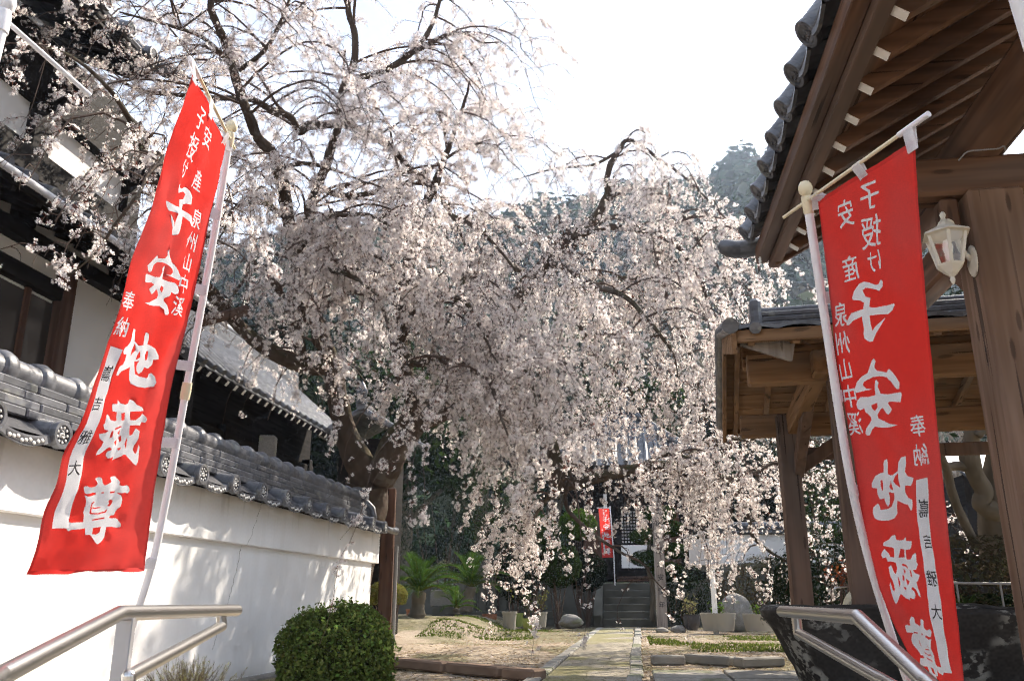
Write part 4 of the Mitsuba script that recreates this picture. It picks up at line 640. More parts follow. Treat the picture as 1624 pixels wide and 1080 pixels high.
# ================================================================ GATE (right, overhead)
gt = thing('timber_gate', 'dark timber gate with tiled eave rising at the right edge of the photo', 'gate')
EX, EZ, PITCH = 1.31, 3.2, math.tan(math.radians(29))
RX = 3.7                                       # ridge
y = 1.7
raf_ends = []
while y < 6.5:
    p0, p1 = np.array([EX, y, EZ]), np.array([RX, y, EZ + (RX - EX) * PITCH])
    d = (p1 - p0) / np.linalg.norm(p1 - p0); up_ = np.array([-d[2], 0, d[0]])
    c_ = [p0 + up_ * .044 + d * -.02, p0 - up_ * .044 + d * .02, p1 - up_ * .044, p1 + up_ * .044]      # raked lower end
    v = np.array([q_ + [0, s_ * .033, 0] for s_ in (-1, 1) for q_ in c_])
    f = np.array([[0, 1, 2], [0, 2, 3], [4, 6, 5], [4, 7, 6], [0, 4, 5], [0, 5, 1], [1, 5, 6], [1, 6, 2], [2, 6, 7], [2, 7, 3], [3, 7, 4], [3, 4, 0]])
    r_ = part(gt, 'rafter', (v, f[:, ::-1]), 'gate_wood_x')
    fd = c_[0] - c_[1]; fl = np.linalg.norm(fd); fd /= fl; nn_ = np.array([-fd[2], 0, fd[0]])
    part(r_, 'white_end', MB().box((c_[0] + c_[1]) / 2 + nn_ * .0025, (.062, .006, fl - .004), np.stack([[0, 1, 0], nn_, fd], 1), .0).get(), 'white_paint')
    p0b = np.array([2 * RX - EX, y, EZ]); part(gt, 'rafter', MB().beam(p0b, p1 + [.02, 0, 0], .062, .088, .004).get(), 'gate_wood_x')
    y += .305
off = .088 / 2
# sheathing boards over the rafters (run along the roof), on both slopes
for k in range(13):
    x = EX - .02 + k * .186 + .09
    for sgn in (1, -1):
        xx = x if sgn == 1 else 2 * RX - x
        z = EZ + (x - EX) * PITCH + off + .018 + R.normal(0, .001)
        part(gt, 'roof_board', MB().box((xx, 3.95, z), (.198, 5.35, .018), np.array([[math.cos(.506), 0, -sgn * math.sin(.506)], [0, 1, 0], [sgn * math.sin(.506), 0, math.cos(.506)]]), .002).get(), 'gate_wood_y')
part(gt, 'fascia_board', MB().box((EX - .075, 3.95, EZ + .045), (.085, 5.5, .10), None, .006).get(), 'gate_wood_y')
part(gt, 'fascia_board', MB().box((EX - .165, 3.95, EZ + .115), (.09, 5.56, .13), None, .006).get(), 'gate_wood_y')
# far verge board
for sgn in (1, -1):
    xa = EX - .12 if sgn == 1 else 2 * RX - EX + .12
    part(gt, 'verge_board', MB().beam((xa, 6.6, EZ + .06), (RX, 6.6, EZ + .06 + (RX - EX + .12) * PITCH), .05, .2, .006).get(), 'gate_wood_x')
part(gt, 'white_verge_end', MB().box((EX - .2, 6.6, EZ + .09), (.012, .05, .17), None, 0).get(), 'white_paint')
# tile roof: rows of round tiles running up the slope with disc ends, pan tiles between
slope = basis((1, 0, PITCH), (0, -1, 0)); sd = np.array([1, 0, PITCH]) / math.hypot(1, PITCH)
gd = disc_tile(.081, .2)
tl = math.radians(38); TLT = np.array([[math.cos(tl), 0, math.sin(tl)], [0, 1, 0], [-math.sin(tl), 0, math.cos(tl)]])
GD = [mikit.ply(q, m, smooth=s) for q, m, s in ((gd[0], 'roof_tile', 40), (gd[1], 'tile_recess', False), (gd[2], 'roof_tile', False))]
Rfl = np.diag([-1.0, -1, 1]); xt, zt = 1.03, EZ + .275
ys = [6.62 - .372 * k for k in range(15)]
rowlen = (RX - xt) / math.cos(.506)
v, f = tube([(0, 0, 0), (rowlen * sd[0], 0, rowlen * sd[2])], .068, 12); row = mikit.ply((v, f), 'roof_tile', smooth=40)
gp = pan_tile(.25, .3, .05); GP = [mikit.ply(gp[0], 'roof_tile', smooth=40)]
for y in ys:
    M = mat4(Rfl @ TLT, (xt - .004, y, zt))
    a = again(gt, 'eave_disc', GD[0], M); scene[a + '__recess'] = {**GD[1], 'to_world': T(M)}; scene[a + '__rosette'] = {**GD[2], 'to_world': T(M)}
    again(gt, 'round_tile_row', row, mat4(np.eye(3), (xt, y, zt)))
    Mr = np.array(mat4(np.diag([-1.0, 1, 1]), (2 * RX - xt, y, zt)))
    vv = v * [-1, 1, 1] + [2 * RX - xt, y, zt]; part(gt, 'round_tile_row', (vv, f[:, ::-1]), 'roof_tile', smooth=40)
    again(gt, 'pan_tile', GP[0], mat4(Rfl, (xt + .0, y - .186, zt - .025)))
for sgn in (1, -1):
    xa = xt + .01 if sgn == 1 else 2 * RX - xt - .01
    L2 = rowlen
    part(gt, 'tile_bed', MB().beam((xa, 3.95, zt - .03), (RX, 3.95, zt - .03 + (RX - xt) * PITCH), 5.5, .03, .004).get(), 'roof_tile')
part(gt, 'ridge_tile', MB().tube([(RX, 1.1, zt + .2 + (RX - xt) * PITCH), (RX, 6.7, zt + .2 + (RX - xt) * PITCH)], .14, 16).box((RX, 3.9, zt + .05 + (RX - xt) * PITCH), (.3, 5.6, .3)).get(), 'roof_tile', smooth=40)
cv = MB()
pts = [(1.16, 6.86, zt - .06), (1.02, 6.84, zt - .085), (.93, 6.82, zt - .07), (.88, 6.8, zt - .03)]
a = np.linspace(0, 1, 7)
for k in range(6):
    pass
cv.tube(spline([(1.25, 6.78, zt - .03), (1.02, 6.8, zt - .06), (.9, 6.79, zt - .05), (.82, 6.77, zt - .01)], 4), [.075] * 9 + [.07, .062, .05, .03], 12)
part(gt, 'corner_tile', cv.get(), 'roof_tile', smooth=40)
q = at(1229, 236, 6.5); vo = MB()
vo.mesh(trimesh.creation.icosphere(2, .06).apply_translation(q)).mesh(trimesh.creation.icosphere(2, .075).apply_translation(q - [.0, 0, .1])).mesh(trimesh.creation.icosphere(2, .055).apply_translation(q + [-.06, -.05, -.17])).tube([q - [0, 0, .1], q + [.12, -.1, -.3]], .09, 10)
part(gt, 'verge_ornament', vo.get(), 'roof_tile', smooth=40)
# posts, beams, braces
PXC, PYC = 2.12, 4.86
def post(x, y, z0, z1, w, m): return part(gt, 'post', MB().box((x, y, (z0 + z1) / 2), (w, w, z1 - z0), rotz(.0), .018).get(), m)
post(PXC, PYC, -1.0, 2.86, .30, 'gate_post_wood'); post(2 * RX - PXC, PYC, -1.0, 2.9, .30, 'gate_post_wood'); post(2 * RX - PXC, 1.2, -1.0, 2.9, .30, 'gate_post_wood'); post(PXC + .02, .2, -1.0, 2.9, .30, 'gate_post_wood')
part(gt, 'cross_beam', MB().box(((PXC + 2 * RX - PXC) / 2 - .0, PYC, 2.97), (4.3, .2, .24), None, .02).get(), 'gate_wood_x')
part(gt, 'beam_nose', MB().box((PXC - .36, PYC, 2.965), (.22, .17, .20), None, .05).get(), 'gate_wood_x')
part(gt, 'cross_beam', MB().box((RX, .2, 2.97), (4.3, .2, .24), None, .02).get(), 'gate_wood_x')
part(gt, 'purlin', MB().tube([(PXC + .02, -.6, 3.24), (PXC + .02, 3, 3.235), (PXC + .02, 6.5, 3.22)], .155, 18).get(), 'gate_wood_y', smooth=40)
part(gt, 'purlin', MB().tube([(2 * RX - PXC, -.6, 3.24), (2 * RX - PXC, 6.5, 3.22)], .155, 16).get(), 'gate_wood_y', smooth=40)
part(gt, 'lower_purlin', MB().box((PXC, 5.75, 2.74), (.16, 1.5, .24), None, .02).get(), 'gate_wood_y')
part(gt, 'ridge_beam', MB().box((RX, 3.2, EZ + (RX - EX) * PITCH - .2), (.2, 6.6, .26), None, .02).get(), 'gate_wood_y')
part(gt, 'tie_beam', MB().box((RX, PYC, 2.2), (3.2, .12, .2), None, .012).get(), 'gate_wood_x')
part(gt, 'knee_brace', MB().beam((PXC + .12, PYC - .02, 2.36), (PXC + .62, PYC - .02, 2.86), .1, .13, .01).get(), 'gate_wood_x')
part(gt, 'knee_brace', MB().beam((PXC - .02, PYC + .12, 2.30), (PXC - .02, PYC + .62, 2.72), .1, .13, .01).get(), 'gate_wood_y')
part(gt, 'bracket_block', MB().box((PXC - .235, PYC - .03, 2.66), (.10, .12, .34), None, .012).get(), 'gate_wood_z')
part(gt, 'bracket_foot', MB().box((PXC - .25, PYC - .03, 2.46), (.13, .14, .11), None, .025).get(), 'gate_wood_z')
part(gt, 'wedge', MB().box((PXC + .0, PYC - .16, .98), (.055, .03, .11), None, .006).get(), 'brown_timber', label='small wooden wedge low on the post')
cb = spline([at(1520, 255, 4.55), at(1535, 241, 4.53), at(1560, 238, 4.5), at(1583, 236, 4.5), at(1592, 232, 4.46), at(1595, 240, 4.5)], 5)
part(gt, 'cable', tube(cb, .004, 6), 'grey_pipe')
# wall lantern on the post
lp = thing('wall_lantern', 'cream six-sided lantern fixed to the gate post', 'lamp')
C = np.array([PXC - .15, PYC - .17, 2.52])
axp = at(1500, 374, 4.5)
def hexring(r, z): a = np.arange(6) * math.pi / 3 + .3; return np.stack([r * np.cos(a), r * np.sin(a), a * 0 + z], 1) + axp
part(lp, 'back_plate', MB().tube([(PXC - .154, PYC - .08, 2.44), (PXC - .162, PYC - .08, 2.44), (PXC - .17, PYC - .08, 2.44)], [.062, .062, .05], 18).get(), 'cream_metal', smooth=40)
scene[lp + '__back_plate']['to_world'] = T().translate([PXC - .16, PYC - .08, 2.44]).scale([1, 1, 1.5]).translate([-(PXC - .16), -(PYC - .08), -2.44])
part(lp, 'arm', tube(spline([(PXC - .165, PYC - .08, 2.45), (PXC - .23, PYC - .13, 2.50), axp + [.06, .06, .09], axp + [0, 0, .08]], 5), .016, 10), 'cream_metal', smooth=40)
def frustum(r0, z0, r1, z1):
    m = MB(); a, b2 = hexring(r0, z0), hexring(r1, z1); v = np.vstack([a, b2, axp + [0, 0, z0], axp + [0, 0, z1]]); i = np.arange(6); j = (i + 1) % 6
    return m.add(v, np.vstack([np.stack([i, j, j + 6], 1), np.stack([i, j + 6, i + 6], 1), np.stack([j, i, i * 0 + 12], 1), np.stack([i + 6, j + 6, i * 0 + 13], 1)])).get()
part(lp, 'roof', MB().add(*frustum(.125, .0, .118, .012)).add(*frustum(.115, .012, .045, .05)).add(*frustum(.045, .05, .03, .075)).get(), 'cream_metal')
v, f = lathe([(.03, .075), (.018, .085), (.010, .10), (.016, .115), (.012, .13), (.001, .14)], 14, axp); part(lp, 'finial', (v, f), 'cream_metal', smooth=50)
ru, rl, zu, zl = .10, .062, -.004, -.165
u6, l6 = hexring(ru, zu), hexring(rl, zl)
for i in range(6):
    j = (i + 1) % 6
    part(lp, 'frame_bar', MB().beam(l6[i], u6[i], .016, .012, .002).get(), 'cream_metal')
    s = .94
    part(lp, 'glass_pane', (np.array([axp + (q - axp) * [s, s, 1] for q in (l6[i], l6[j], u6[j], u6[i])]), np.array([[0, 1, 2], [0, 2, 3]])), 'lamp_glass')
part(lp, 'base', MB().add(*frustum(.064, -.178, .072, -.165)).add(*frustum(.03, -.215, .062, -.178)).get(), 'cream_metal')
v, f = lathe([(.001, -.275), (.008, -.265), (.014, -.245), (.008, -.232), (.02, -.222), (.03, -.212), (.001, -.21)], 14, axp); part(lp, 'drop', (v, f), 'cream_metal', smooth=50)
v, f = lathe([(.001, -.02), (.018, -.03), (.026, -.07), (.018, -.11), (.012, -.15), (.001, -.15)], 14, axp); part(lp, 'bulb', (v, f), 'white_paint', smooth=50)

# ================================================================ WHITE STOREHOUSE (upper left)
hs = thing('white_house', 'two-storey house with white plaster walls and black timbers at the left edge', 'house')
HX_ = -5.75
part(hs, 'lower_wall', MB().box((HX_ - 2.0, 4.9, 1.75), (4.0, 8.6, 4.5), None, 0).get(), 'house_plaster')
part(hs, 'upper_wall', MB().box((HX_ - 2.03, 4.6, 5.1), (4.0, 8.0, 2.2), None, 0).get(), 'house_plaster')
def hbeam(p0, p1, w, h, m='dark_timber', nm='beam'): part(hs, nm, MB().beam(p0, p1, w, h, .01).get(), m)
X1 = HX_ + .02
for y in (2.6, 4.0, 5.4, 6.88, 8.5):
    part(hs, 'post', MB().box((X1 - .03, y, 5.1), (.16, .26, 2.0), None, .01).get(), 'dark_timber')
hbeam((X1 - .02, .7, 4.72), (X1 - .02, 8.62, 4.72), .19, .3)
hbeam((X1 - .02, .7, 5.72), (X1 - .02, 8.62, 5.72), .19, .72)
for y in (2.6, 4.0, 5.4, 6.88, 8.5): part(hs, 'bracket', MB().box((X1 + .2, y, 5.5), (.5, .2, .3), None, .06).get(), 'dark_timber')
# lower storey
P0 = onx(88, 530, X1)
part(hs, 'post', MB().box((X1, P0[1], 2.2), (.18, .2, 3.6), None, .01).get(), 'brown_timber')
for y in (8.95, 2.3, 4.1): part(hs, 'post', MB().box((X1, y, 2.2), (.18, .18, 3.6), None, .01).get(), 'brown_timber')
zl = onx(50, 445, X1)[2]
hbeam((X1, .7, zl), (X1, P0[1] + .1, zl), .17, .17, 'dark_timber')
hbeam((X1 + .0, .7, 3.98), (X1 + .0, 9.1, 3.98), .2, .16, 'dark_timber')
part(hs, 'window_pane', MB().box((HX_ + .005, P0[1] - 1.6, zl - .72), (.02, 3.0, 1.2), None, 0).get(), 'window_dark')
for k in range(4): part(hs, 'window_bar', MB().box((HX_ + .03, P0[1] - .5 - .75 * k, zl - .70), (.045, .06, 1.22), None, .004).get(), 'brown_timber')
hbeam((X1, .7, zl - 1.4), (X1, P0[1], zl - 1.4), .17, .14, 'brown_timber', 'sill')
# lower eave: tiles on boards on rafters, gutter along the edge
EXh, EZh = -4.98, 3.93
for k in range(26):
    y = 1.0 + .32 * k
    part(hs, 'rafter', MB().beam((EXh + .02, y, EZh - .03), (HX_, y, EZh + .30), .06, .08, .004).get(), 'dark_timber')
sl = np.array([[math.cos(.41), 0, math.sin(.41)], [0, 1, 0], [-math.sin(.41), 0, math.cos(.41)]])
part(hs, 'eave_board', MB().box(((EXh + HX_) / 2, 4.95, EZh + .215), (.9, 8.5, .03), sl, .004).get(), 'dark_timber')
part(hs, 'eave_fascia', MB().box((EXh + .03, 4.95, EZh + .02), (.05, 8.5, .10), None, .006).get(), 'dark_timber')
for k in range(28):
    y = .85 + .3 * k
    part(hs, 'tile_row', MB().tube([(EXh + .04, y, EZh + .11), (HX_ - .05, y, EZh + .45)], .07, 10).get(), 'roof_tile', smooth=40)
part(hs, 'eave_tiles', MB().box(((EXh + HX_) / 2, 4.95, EZh + .25), (.92, 8.5, .03), sl, .004).get(), 'roof_tile')
part(hs, 'gutter', tube([(EXh + .10, .7, EZh + .03), (EXh + .10, 9.2, EZh + .03)], .035, 10), 'copper_gutter', smooth=40)
# upper eave
EXu, EZu = -4.95, 6.02
YE = 7.35
for k in range(20):
    y = 1.0 + .33 * k
    part(hs, 'rafter', MB().beam((EXu - .03, y, EZu - .02), (HX_ - .2, y, EZu + .36), .07, .09, .004).get(), 'dark_timber')
part(hs, 'eave_board', MB().box(((EXu + HX_) / 2 - .1, 4.1, EZu + .24), (1.15, 6.6, .03), sl, .004).get(), 'dark_timber')
part(hs, 'eave_fascia', MB().box((EXu - .02, 4.1, EZu + .02), (.07, 6.6, .13), None, .006).get(), 'dark_timber')
part(hs, 'verge_board', MB().beam((EXu - .05, YE + .02, EZu + .04), (-7.4, YE + .02, EZu + 1.12), .06, .26, .006).get(), 'dark_timber')
part(hs, 'roof', MB().box((-6.2, 4.2, EZu + .68), (2.8, 6.5, .06), np.array([[math.cos(.41), 0, math.sin(.41)], [0, 1, 0], [-math.sin(.41), 0, math.cos(.41)]]), .01).get(), 'roof_tile')
hd = disc_tile(.082, .22)
HD = [mikit.ply(hd[0], 'roof_tile', smooth=40), mikit.ply(hd[1], 'tile_recess')]
k = 0
y = YE - .12
while y > 1.0:
    M = mat4(np.eye(3), (EXu + .1, y, EZu + .15))
    a = again(hs, 'eave_disc', HD[0], M); scene[a + '__recess'] = {**HD[1], 'to_world': T(M)}
    part(hs, 'round_tile_row', MB().tube([(EXu + .08, y, EZu + .15), (-7.4, y, EZu + 1.22)], .076, 10).get(), 'roof_tile', smooth=40)
    y -= .42
vr = MB()
vr.tube(spline([(-7.3, YE + .08, EZu + 1.24), (-5.8, YE + .08, EZu + .55), (EXu - .1, YE + .1, EZu + .25), (EXu + .12, YE + .2, EZu + .16), (EXu + .22, YE + .36, EZu + .20)], 5), [.1] * 15 + [.09, .08, .07, .06, .05, .03], 12)
part(hs, 'verge_ridge', vr.get(), 'roof_tile', smooth=40)
for t in (.35, .8): vr = part(hs, 'round_knob', (lambda m: (np.array(m.vertices), np.array(m.faces)))(trimesh.creation.icosphere(3, .10).apply_translation((EXu + .05 - t * 1.0, YE + .12, EZu + .28 + t * .46))), 'roof_tile', smooth=True)

# ================================================================ SIDE HALL (behind the wall, middle left)
sh = thing('side_hall', 'low dark hall with a bright sunlit tile roof behind the boundary wall', 'building')
SX, SZ = -5.0, 3.27
Y0, Y1 = 8.95, 15.5
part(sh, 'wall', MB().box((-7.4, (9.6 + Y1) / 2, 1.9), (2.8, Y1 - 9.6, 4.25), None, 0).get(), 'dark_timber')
top = np.array([-6.45, 4.56])
d = (top - [SX, SZ]); Ls = np.linalg.norm(d); ang = math.atan2(d[1], -d[0])
sl2 = np.array([[math.cos(ang), 0, math.sin(ang)], [0, 1, 0], [-math.sin(ang), 0, math.cos(ang)]])
part(sh, 'roof', MB().box(((SX + top[0]) / 2, (Y0 + Y1) / 2, (SZ + top[1]) / 2), (Ls, Y1 - Y0, .06), sl2, .006).get(), 'roof_tile')
y = Y0 + .05
while y < Y1:
    part(sh, 'tile_row', MB().tube([(SX + .02, y, SZ + .05), (top[0], y, top[1] + .05)], .055, 10).get(), 'roof_tile', smooth=40); y += .25
part(sh, 'ridge_tile', MB().box((top[0], (Y0 + Y1) / 2, top[1] + .1), (.26, Y1 - Y0, .28), None, .03).tube([(top[0], Y0 - .05, top[1] + .28), (top[0], Y1, top[1] + .28)], .1, 14).get(), 'roof_tile', smooth=40)
y = Y0 + .12
while y < Y1:
    rf = part(sh, 'rafter', MB().beam((SX + .06, y, SZ - .07), (-6.2, y, SZ + .9), .055, .075, .003).get(), 'dark_timber')
    q = np.array([SX + .063, y, SZ - .0725]); dd = np.array([1.26, 0, -.97]); dd /= np.linalg.norm(dd)
    part(rf, 'white_end', MB().box(q + dd * .002, (.05, .07, .006), basis(dd), 0).get(), 'white_paint'); y += .24
for y in (10.0, 11.8, 13.6, 15.2): part(sh, 'post', MB().box((-5.93, y, 1.5), (.16, .16, 3.2), None, .01).get(), 'dark_timber')
part(sh, 'beam', MB().box((-5.95, 12.6, 2.9), (.14, 5.6, .2), None, .01).get(), 'dark_timber')

# square stone post behind the wall, timber props of the cherry
v = at(426, 692, 11.0); k = thing('stone_post', 'pale square stone post standing behind the wall ridge', 'post')
put(k, MB().box((v[0], v[1], v[2] / 2), (.2, .2, v[2]), rotz(.25), .012).get(), 'grey_stone')
pr_ = thing('tree_prop', 'dark brown timber post propping the cherry beyond the end of the white wall', 'prop')
v = at(618, 775, 12.6); put(pr_, MB().box((v[0], v[1], v[2] / 2 - .1), (.19, .19, v[2] + .2), rotz(.2), .012).get(), 'brown_timber')
k = thing('drain_pipe', 'thin grey pipe standing beside the dark brown prop', 'pipe')
put(k, tube([(v[0] + .15, v[1] - .05, 0), (v[0] + .15, v[1] - .05, 1.35)], .028, 10), 'grey_pipe', smooth=40)
pr_ = thing('tree_prop', 'reddish timber crutch under the left limb of the cherry above the bright roof', 'prop')
a, b2 = at(312, 512, 9.0), at(392, 492, 9.5)
part(pr_, 'crossbar', MB().tube([a, (a + b2) / 2, b2], .06, 10).get(), 'pavilion_post_wood', smooth=40)
q = a * .97 + b2 * .03; part(pr_, 'leg', MB().tube([q, [q[0] - .05, q[1] + .1, 0]], .035, 10).get(), 'dark_timber', smooth=40)

# small tiled shrine half hidden by the trunk
sq = at(592, 690, 15.0); sr = thing('garden_shrine', 'small tiled shrine half hidden behind the cherry trunk', 'shrine')
part(sr, 'body', MB().box((sq[0], sq[1], sq[2] / 2 - .1), (.9, .9, sq[2] - .1), None, .01).get(), 'dark_timber')
for s in (-1, 1):
    part(sr, 'roof_slope', MB().box((sq[0] + s * .36, sq[1], sq[2] + .08), (.86, 1.5, .05), np.array([[math.cos(.5), 0, s * math.sin(.5)], [0, 1, 0], [-s * math.sin(.5), 0, math.cos(.5)]]), .006).get(), 'roof_tile')
    for k in range(7): part(sr, 'tile_row', MB().tube([(sq[0] + s * .74, sq[1] - .7 + .23 * k, sq[2] - .1), (sq[0], sq[1] - .7 + .23 * k, sq[2] + .32)], .045, 8).get(), 'roof_tile', smooth=40)
part(sr, 'ridge', MB().tube([(sq[0], sq[1] - .8, sq[2] + .36), (sq[0], sq[1] + .8, sq[2] + .36)], .08, 12).get(), 'roof_tile', smooth=40)
v, f = lathe([(.09, 0), (.1, .06), (.05, .1), (.09, .17), (.1, .24), (.05, .32), (.001, .4)], 16, (sq[0], sq[1] - .74, sq[2] + .4)); part(sr, 'finial', (v, f), 'roof_tile', smooth=50)

# ================================================================ WATER PAVILION (right of centre)
wp = thing('water_pavilion', 'open timber water pavilion with warm brown underside and grey ridge', 'pavilion')
PL, PRt = .92, 4.5
FY, BY, RY, EZp, RZ = 5.9, 9.5, 7.7, 2.36, 2.86
for x, y in ((1.54, 8.55), (1.67, 6.8), (3.9, 8.55), (3.9, 6.8)):
    part(wp, 'post', MB().box((x, y, 1.15), (.18, .18, 2.4), None, .012).get(), 'pavilion_post_wood')
part(wp, 'front_beam', MB().box((2.7, 6.8, 2.40), (3.3, .14, .25), None, .012).get(), 'pavilion_wood_x')
part(wp, 'back_beam', MB().box((2.75, 8.55, 2.27), (3.4, .14, .22), None, .012).get(), 'pavilion_wood_x')
part(wp, 'tie_rail', MB().box((2.75, 8.55, 1.98), (2.6, .06, .12), None, .008).get(), 'pavilion_post_wood')
part(wp, 'side_beam', MB().beam((1.6, 6.6, 2.40), (1.53, 8.75, 2.22), .12, .2, .01).get(), 'pavilion_wood_y')
part(wp, 'side_beam', MB().beam((3.9, 6.6, 2.40), (3.9, 8.75, 2.22), .12, .2, .01).get(), 'pavilion_wood_y')
part(wp, 'brace', MB().beam((1.55, 8.45, 1.78), (1.60, 7.65, 2.28), .09, .13, .008).get(), 'pavilion_post_wood')
part(wp, 'brace', MB().beam((1.6, 8.53, 1.85), (2.15, 8.53, 2.22), .09, .12, .008).get(), 'pavilion_post_wood')
part(wp, 'weathered_board', MB().beam((PL + .06, 5.95, 2.44), (PL + .42, 6.1, 2.34), .03, .14, .004).get(), 'weathered_wood')
pit = math.atan2(RZ - EZp, RY - FY)
for sgn, ye in ((1, FY), (-1, BY)):
    Rb = np.array([[1, 0, 0], [0, math.cos(pit), -sgn * math.sin(pit)], [0, sgn * math.sin(pit), math.cos(pit)]])
    LL = math.hypot(RZ - EZp, RY - FY)
    nb = 12
    for k in range(nb):
        t = (k + .5) / nb
        y, z = ye + sgn * (RY - FY) * t, EZp + (RZ - EZp) * t + .075 + .006 * (k % 2)
        part(wp, 'roof_board', MB().box(((PL + PRt) / 2, y, z), (PRt - PL, LL / nb * 1.06, .016), Rb, .002).get(), 'pavilion_wood_x')
    x = PL + .12
    while x < PRt:
        part(wp, 'rafter', MB().beam((x, ye, EZp + .03), (x, RY, RZ + .03), .05, .07, .004).get(), 'pavilion_wood_y'); x += .31
    for x in (PL, PRt): part(wp, 'verge_board', MB().beam((x, ye - sgn * .06, EZp - .0), (x, RY, RZ + .02), .035, .15, .004).get(), 'pavilion_wood_y')
    part(wp, 'eave_fascia', MB().box(((PL + PRt) / 2, ye - sgn * .02, EZp + .06), (PRt - PL, .035, .09), None, .004).get(), 'pavilion_wood_x')
    # wavy tile courses
    xs_ = np.arange(PL - .08, PRt + .08, .03)
    wv = .03 * np.abs(np.sin(math.pi * (xs_ - PL) / .30)) ** .6
    for k in range(8):
        t0, t1 = k / 8 - .03, (k + 1) / 8 + .01
        v = []
        for (t, dz) in ((t0, 0), (t0, .03), (t1, .012), (t1, .0)):
            v.append(np.stack([xs_, xs_ * 0 + ye + sgn * (RY - FY) * t, EZp + (RZ - EZp) * t + .105 + dz + wv], 1))
        n = len(xs_); i = np.arange(n - 1)
        f = np.vstack([np.stack([a * n + i, a * n + i + 1, ((a + 1) % 4) * n + i + 1, ((a + 1) % 4) * n + i], 1) for a in range(3)])
        part(wp, 'tile_course', (np.vstack(v), f), 'roof_tile', smooth=40)
    part(wp, 'verge_tile', MB().tube([(PL - .02, ye - sgn * .08, EZp + .13), (PL - .02, RY, RZ + .15)], .06, 10).get(), 'roof_tile', smooth=40)
    x = PL + .15
    while x < PRt:
        part(wp, 'eave_knob', MB().tube([(x, ye - sgn * .085, EZp + .10), (x, ye + sgn * .08, EZp + .15)], .042, 12).get(), 'roof_tile', smooth=40); x += .9
for k in range(3): part(wp, 'ridge_course', MB().box(((PL + PRt) / 2 + .15, RY, RZ + .17 + .055 * k), (PRt - PL - .3, .24 - .03 * k, .05), None, .01).get(), 'roof_tile')
part(wp, 'ridge_cap', MB().tube([(PL + .3, RY, RZ + .315), (PRt, RY, RZ + .315)], .05, 14).get(), 'roof_tile', smooth=40)
part(wp, 'ridge_end', MB().box((PL + .3, RY, RZ + .27), (.1, .28, .32), None, .03).get(), 'roof_tile')
part(wp, 'ridge_beam', MB().box(((PL + PRt) / 2, RY, RZ - .12), (PRt - PL - .3, .12, .2), None, .01).get(), 'pavilion_wood_x')

for k_ in [k for k in scene if k.startswith(wp + '__') and '__post' not in k]:      # the roof stands a little askew to the path
    scene[k_]['to_world'] = T().translate([2.7, 7.7, 0]).rotate([0, 0, 1], -4.5).translate([-2.7, -7.7, 0])
# stone basin with lichen
bs = thing('stone_basin', 'dark lichen-spotted natural stone basin under the water pavilion', 'basin')
n = 64; a = np.arange(n) * 2 * math.pi / n
def sup(rx, ry, e=.62): return np.stack([rx * np.sign(np.cos(a)) * np.abs(np.cos(a)) ** e, ry * np.sign(np.sin(a)) * np.abs(np.sin(a)) ** e], 1)
rings = []
for rx, ry, z in ((.70, .36, -.1), (.74, .38, .0), (.82, .44, .2), (.92, .50, .4), (.98, .53, .5), (1.0, .54, .545), (.97, .52, .57), (.88, .45, .572), (.79, .36, .55), (.75, .33, .46), (.71, .3, .40)):
    q = sup(rx, ry); rings.append(np.concatenate([q, np.full((n, 1), z)], 1))
m_ = len(rings); v = np.vstack(rings + [[[0, 0, .40]]]); i, j = np.meshgrid(np.arange(m_ - 1), np.arange(n), indexing='ij')
q = np.stack([i * n + j, i * n + (j + 1) % n, (i + 1) * n + (j + 1) % n, (i + 1) * n + j], -1).reshape(-1, 4)
j = np.arange(n); f = np.vstack([q[:, [0, 1, 2]], q[:, [0, 2, 3]], np.stack([(m_ - 1) * n + j, (m_ - 1) * n + (j + 1) % n, j * 0 + m_ * n], 1)])
tm = trimesh.Trimesh(v, f, process=False).subdivide().subdivide()
v, f = rough((tm.vertices, tm.faces), .035, 3.0, 4); v, f = rough((v, f), .009, 14.0, 8)
put(bs, (v @ rotz(.06).T + [1.85, 6.22, 0], f), 'lichened_stone', smooth=True)
scene['water_mat'] = dict(type='dielectric', int_ior=1.33)
P3('dark_water', color=(.012, .014, .012), rough=.03, spec=.5)
struct('basin_water', (np.array([[-.74, -.3, .5], [.74, -.3, .5], [.74, .3, .5], [-.74, .3, .5]]) @ rotz(.06).T + [1.85, 6.22, 0], np.array([[0, 1, 2], [0, 2, 3]])), 'dark_water', label='dark water in the stone basin')
tp = thing('water_tap', 'chrome tap with a long thin spout fixed to the dark pavilion post', 'tap')
D6 = 6.35
v = [at(*p, D6) for p in ((1325, 942), (1323, 934), (1330, 931), (1360, 928), (1378, 925), (1380, 918), (1378, 908))]
part(tp, 'spout', tube(spline(v, 4), .0085, 8), 'steel', smooth=40)
part(tp, 'body', tube([at(1376, 920, D6), at(1381, 912, D6), at(1384, 900, D6)], [.016, .02, .018], 10), 'steel', smooth=40)
part(tp, 'handle', tube([at(1373, 904, D6), at(1386, 904, D6)], .008, 8), 'steel', smooth=40)
k = thing('bent_pipe', 'cream bent pipe rising from the basin rim', 'pipe')
put(k, tube(spline([at(*p, 6.3) for p in ((1343, 985), (1344, 962), (1350, 947), (1362, 938), (1378, 934))], 6), .036, 14), 'cream_plastic', smooth=40)

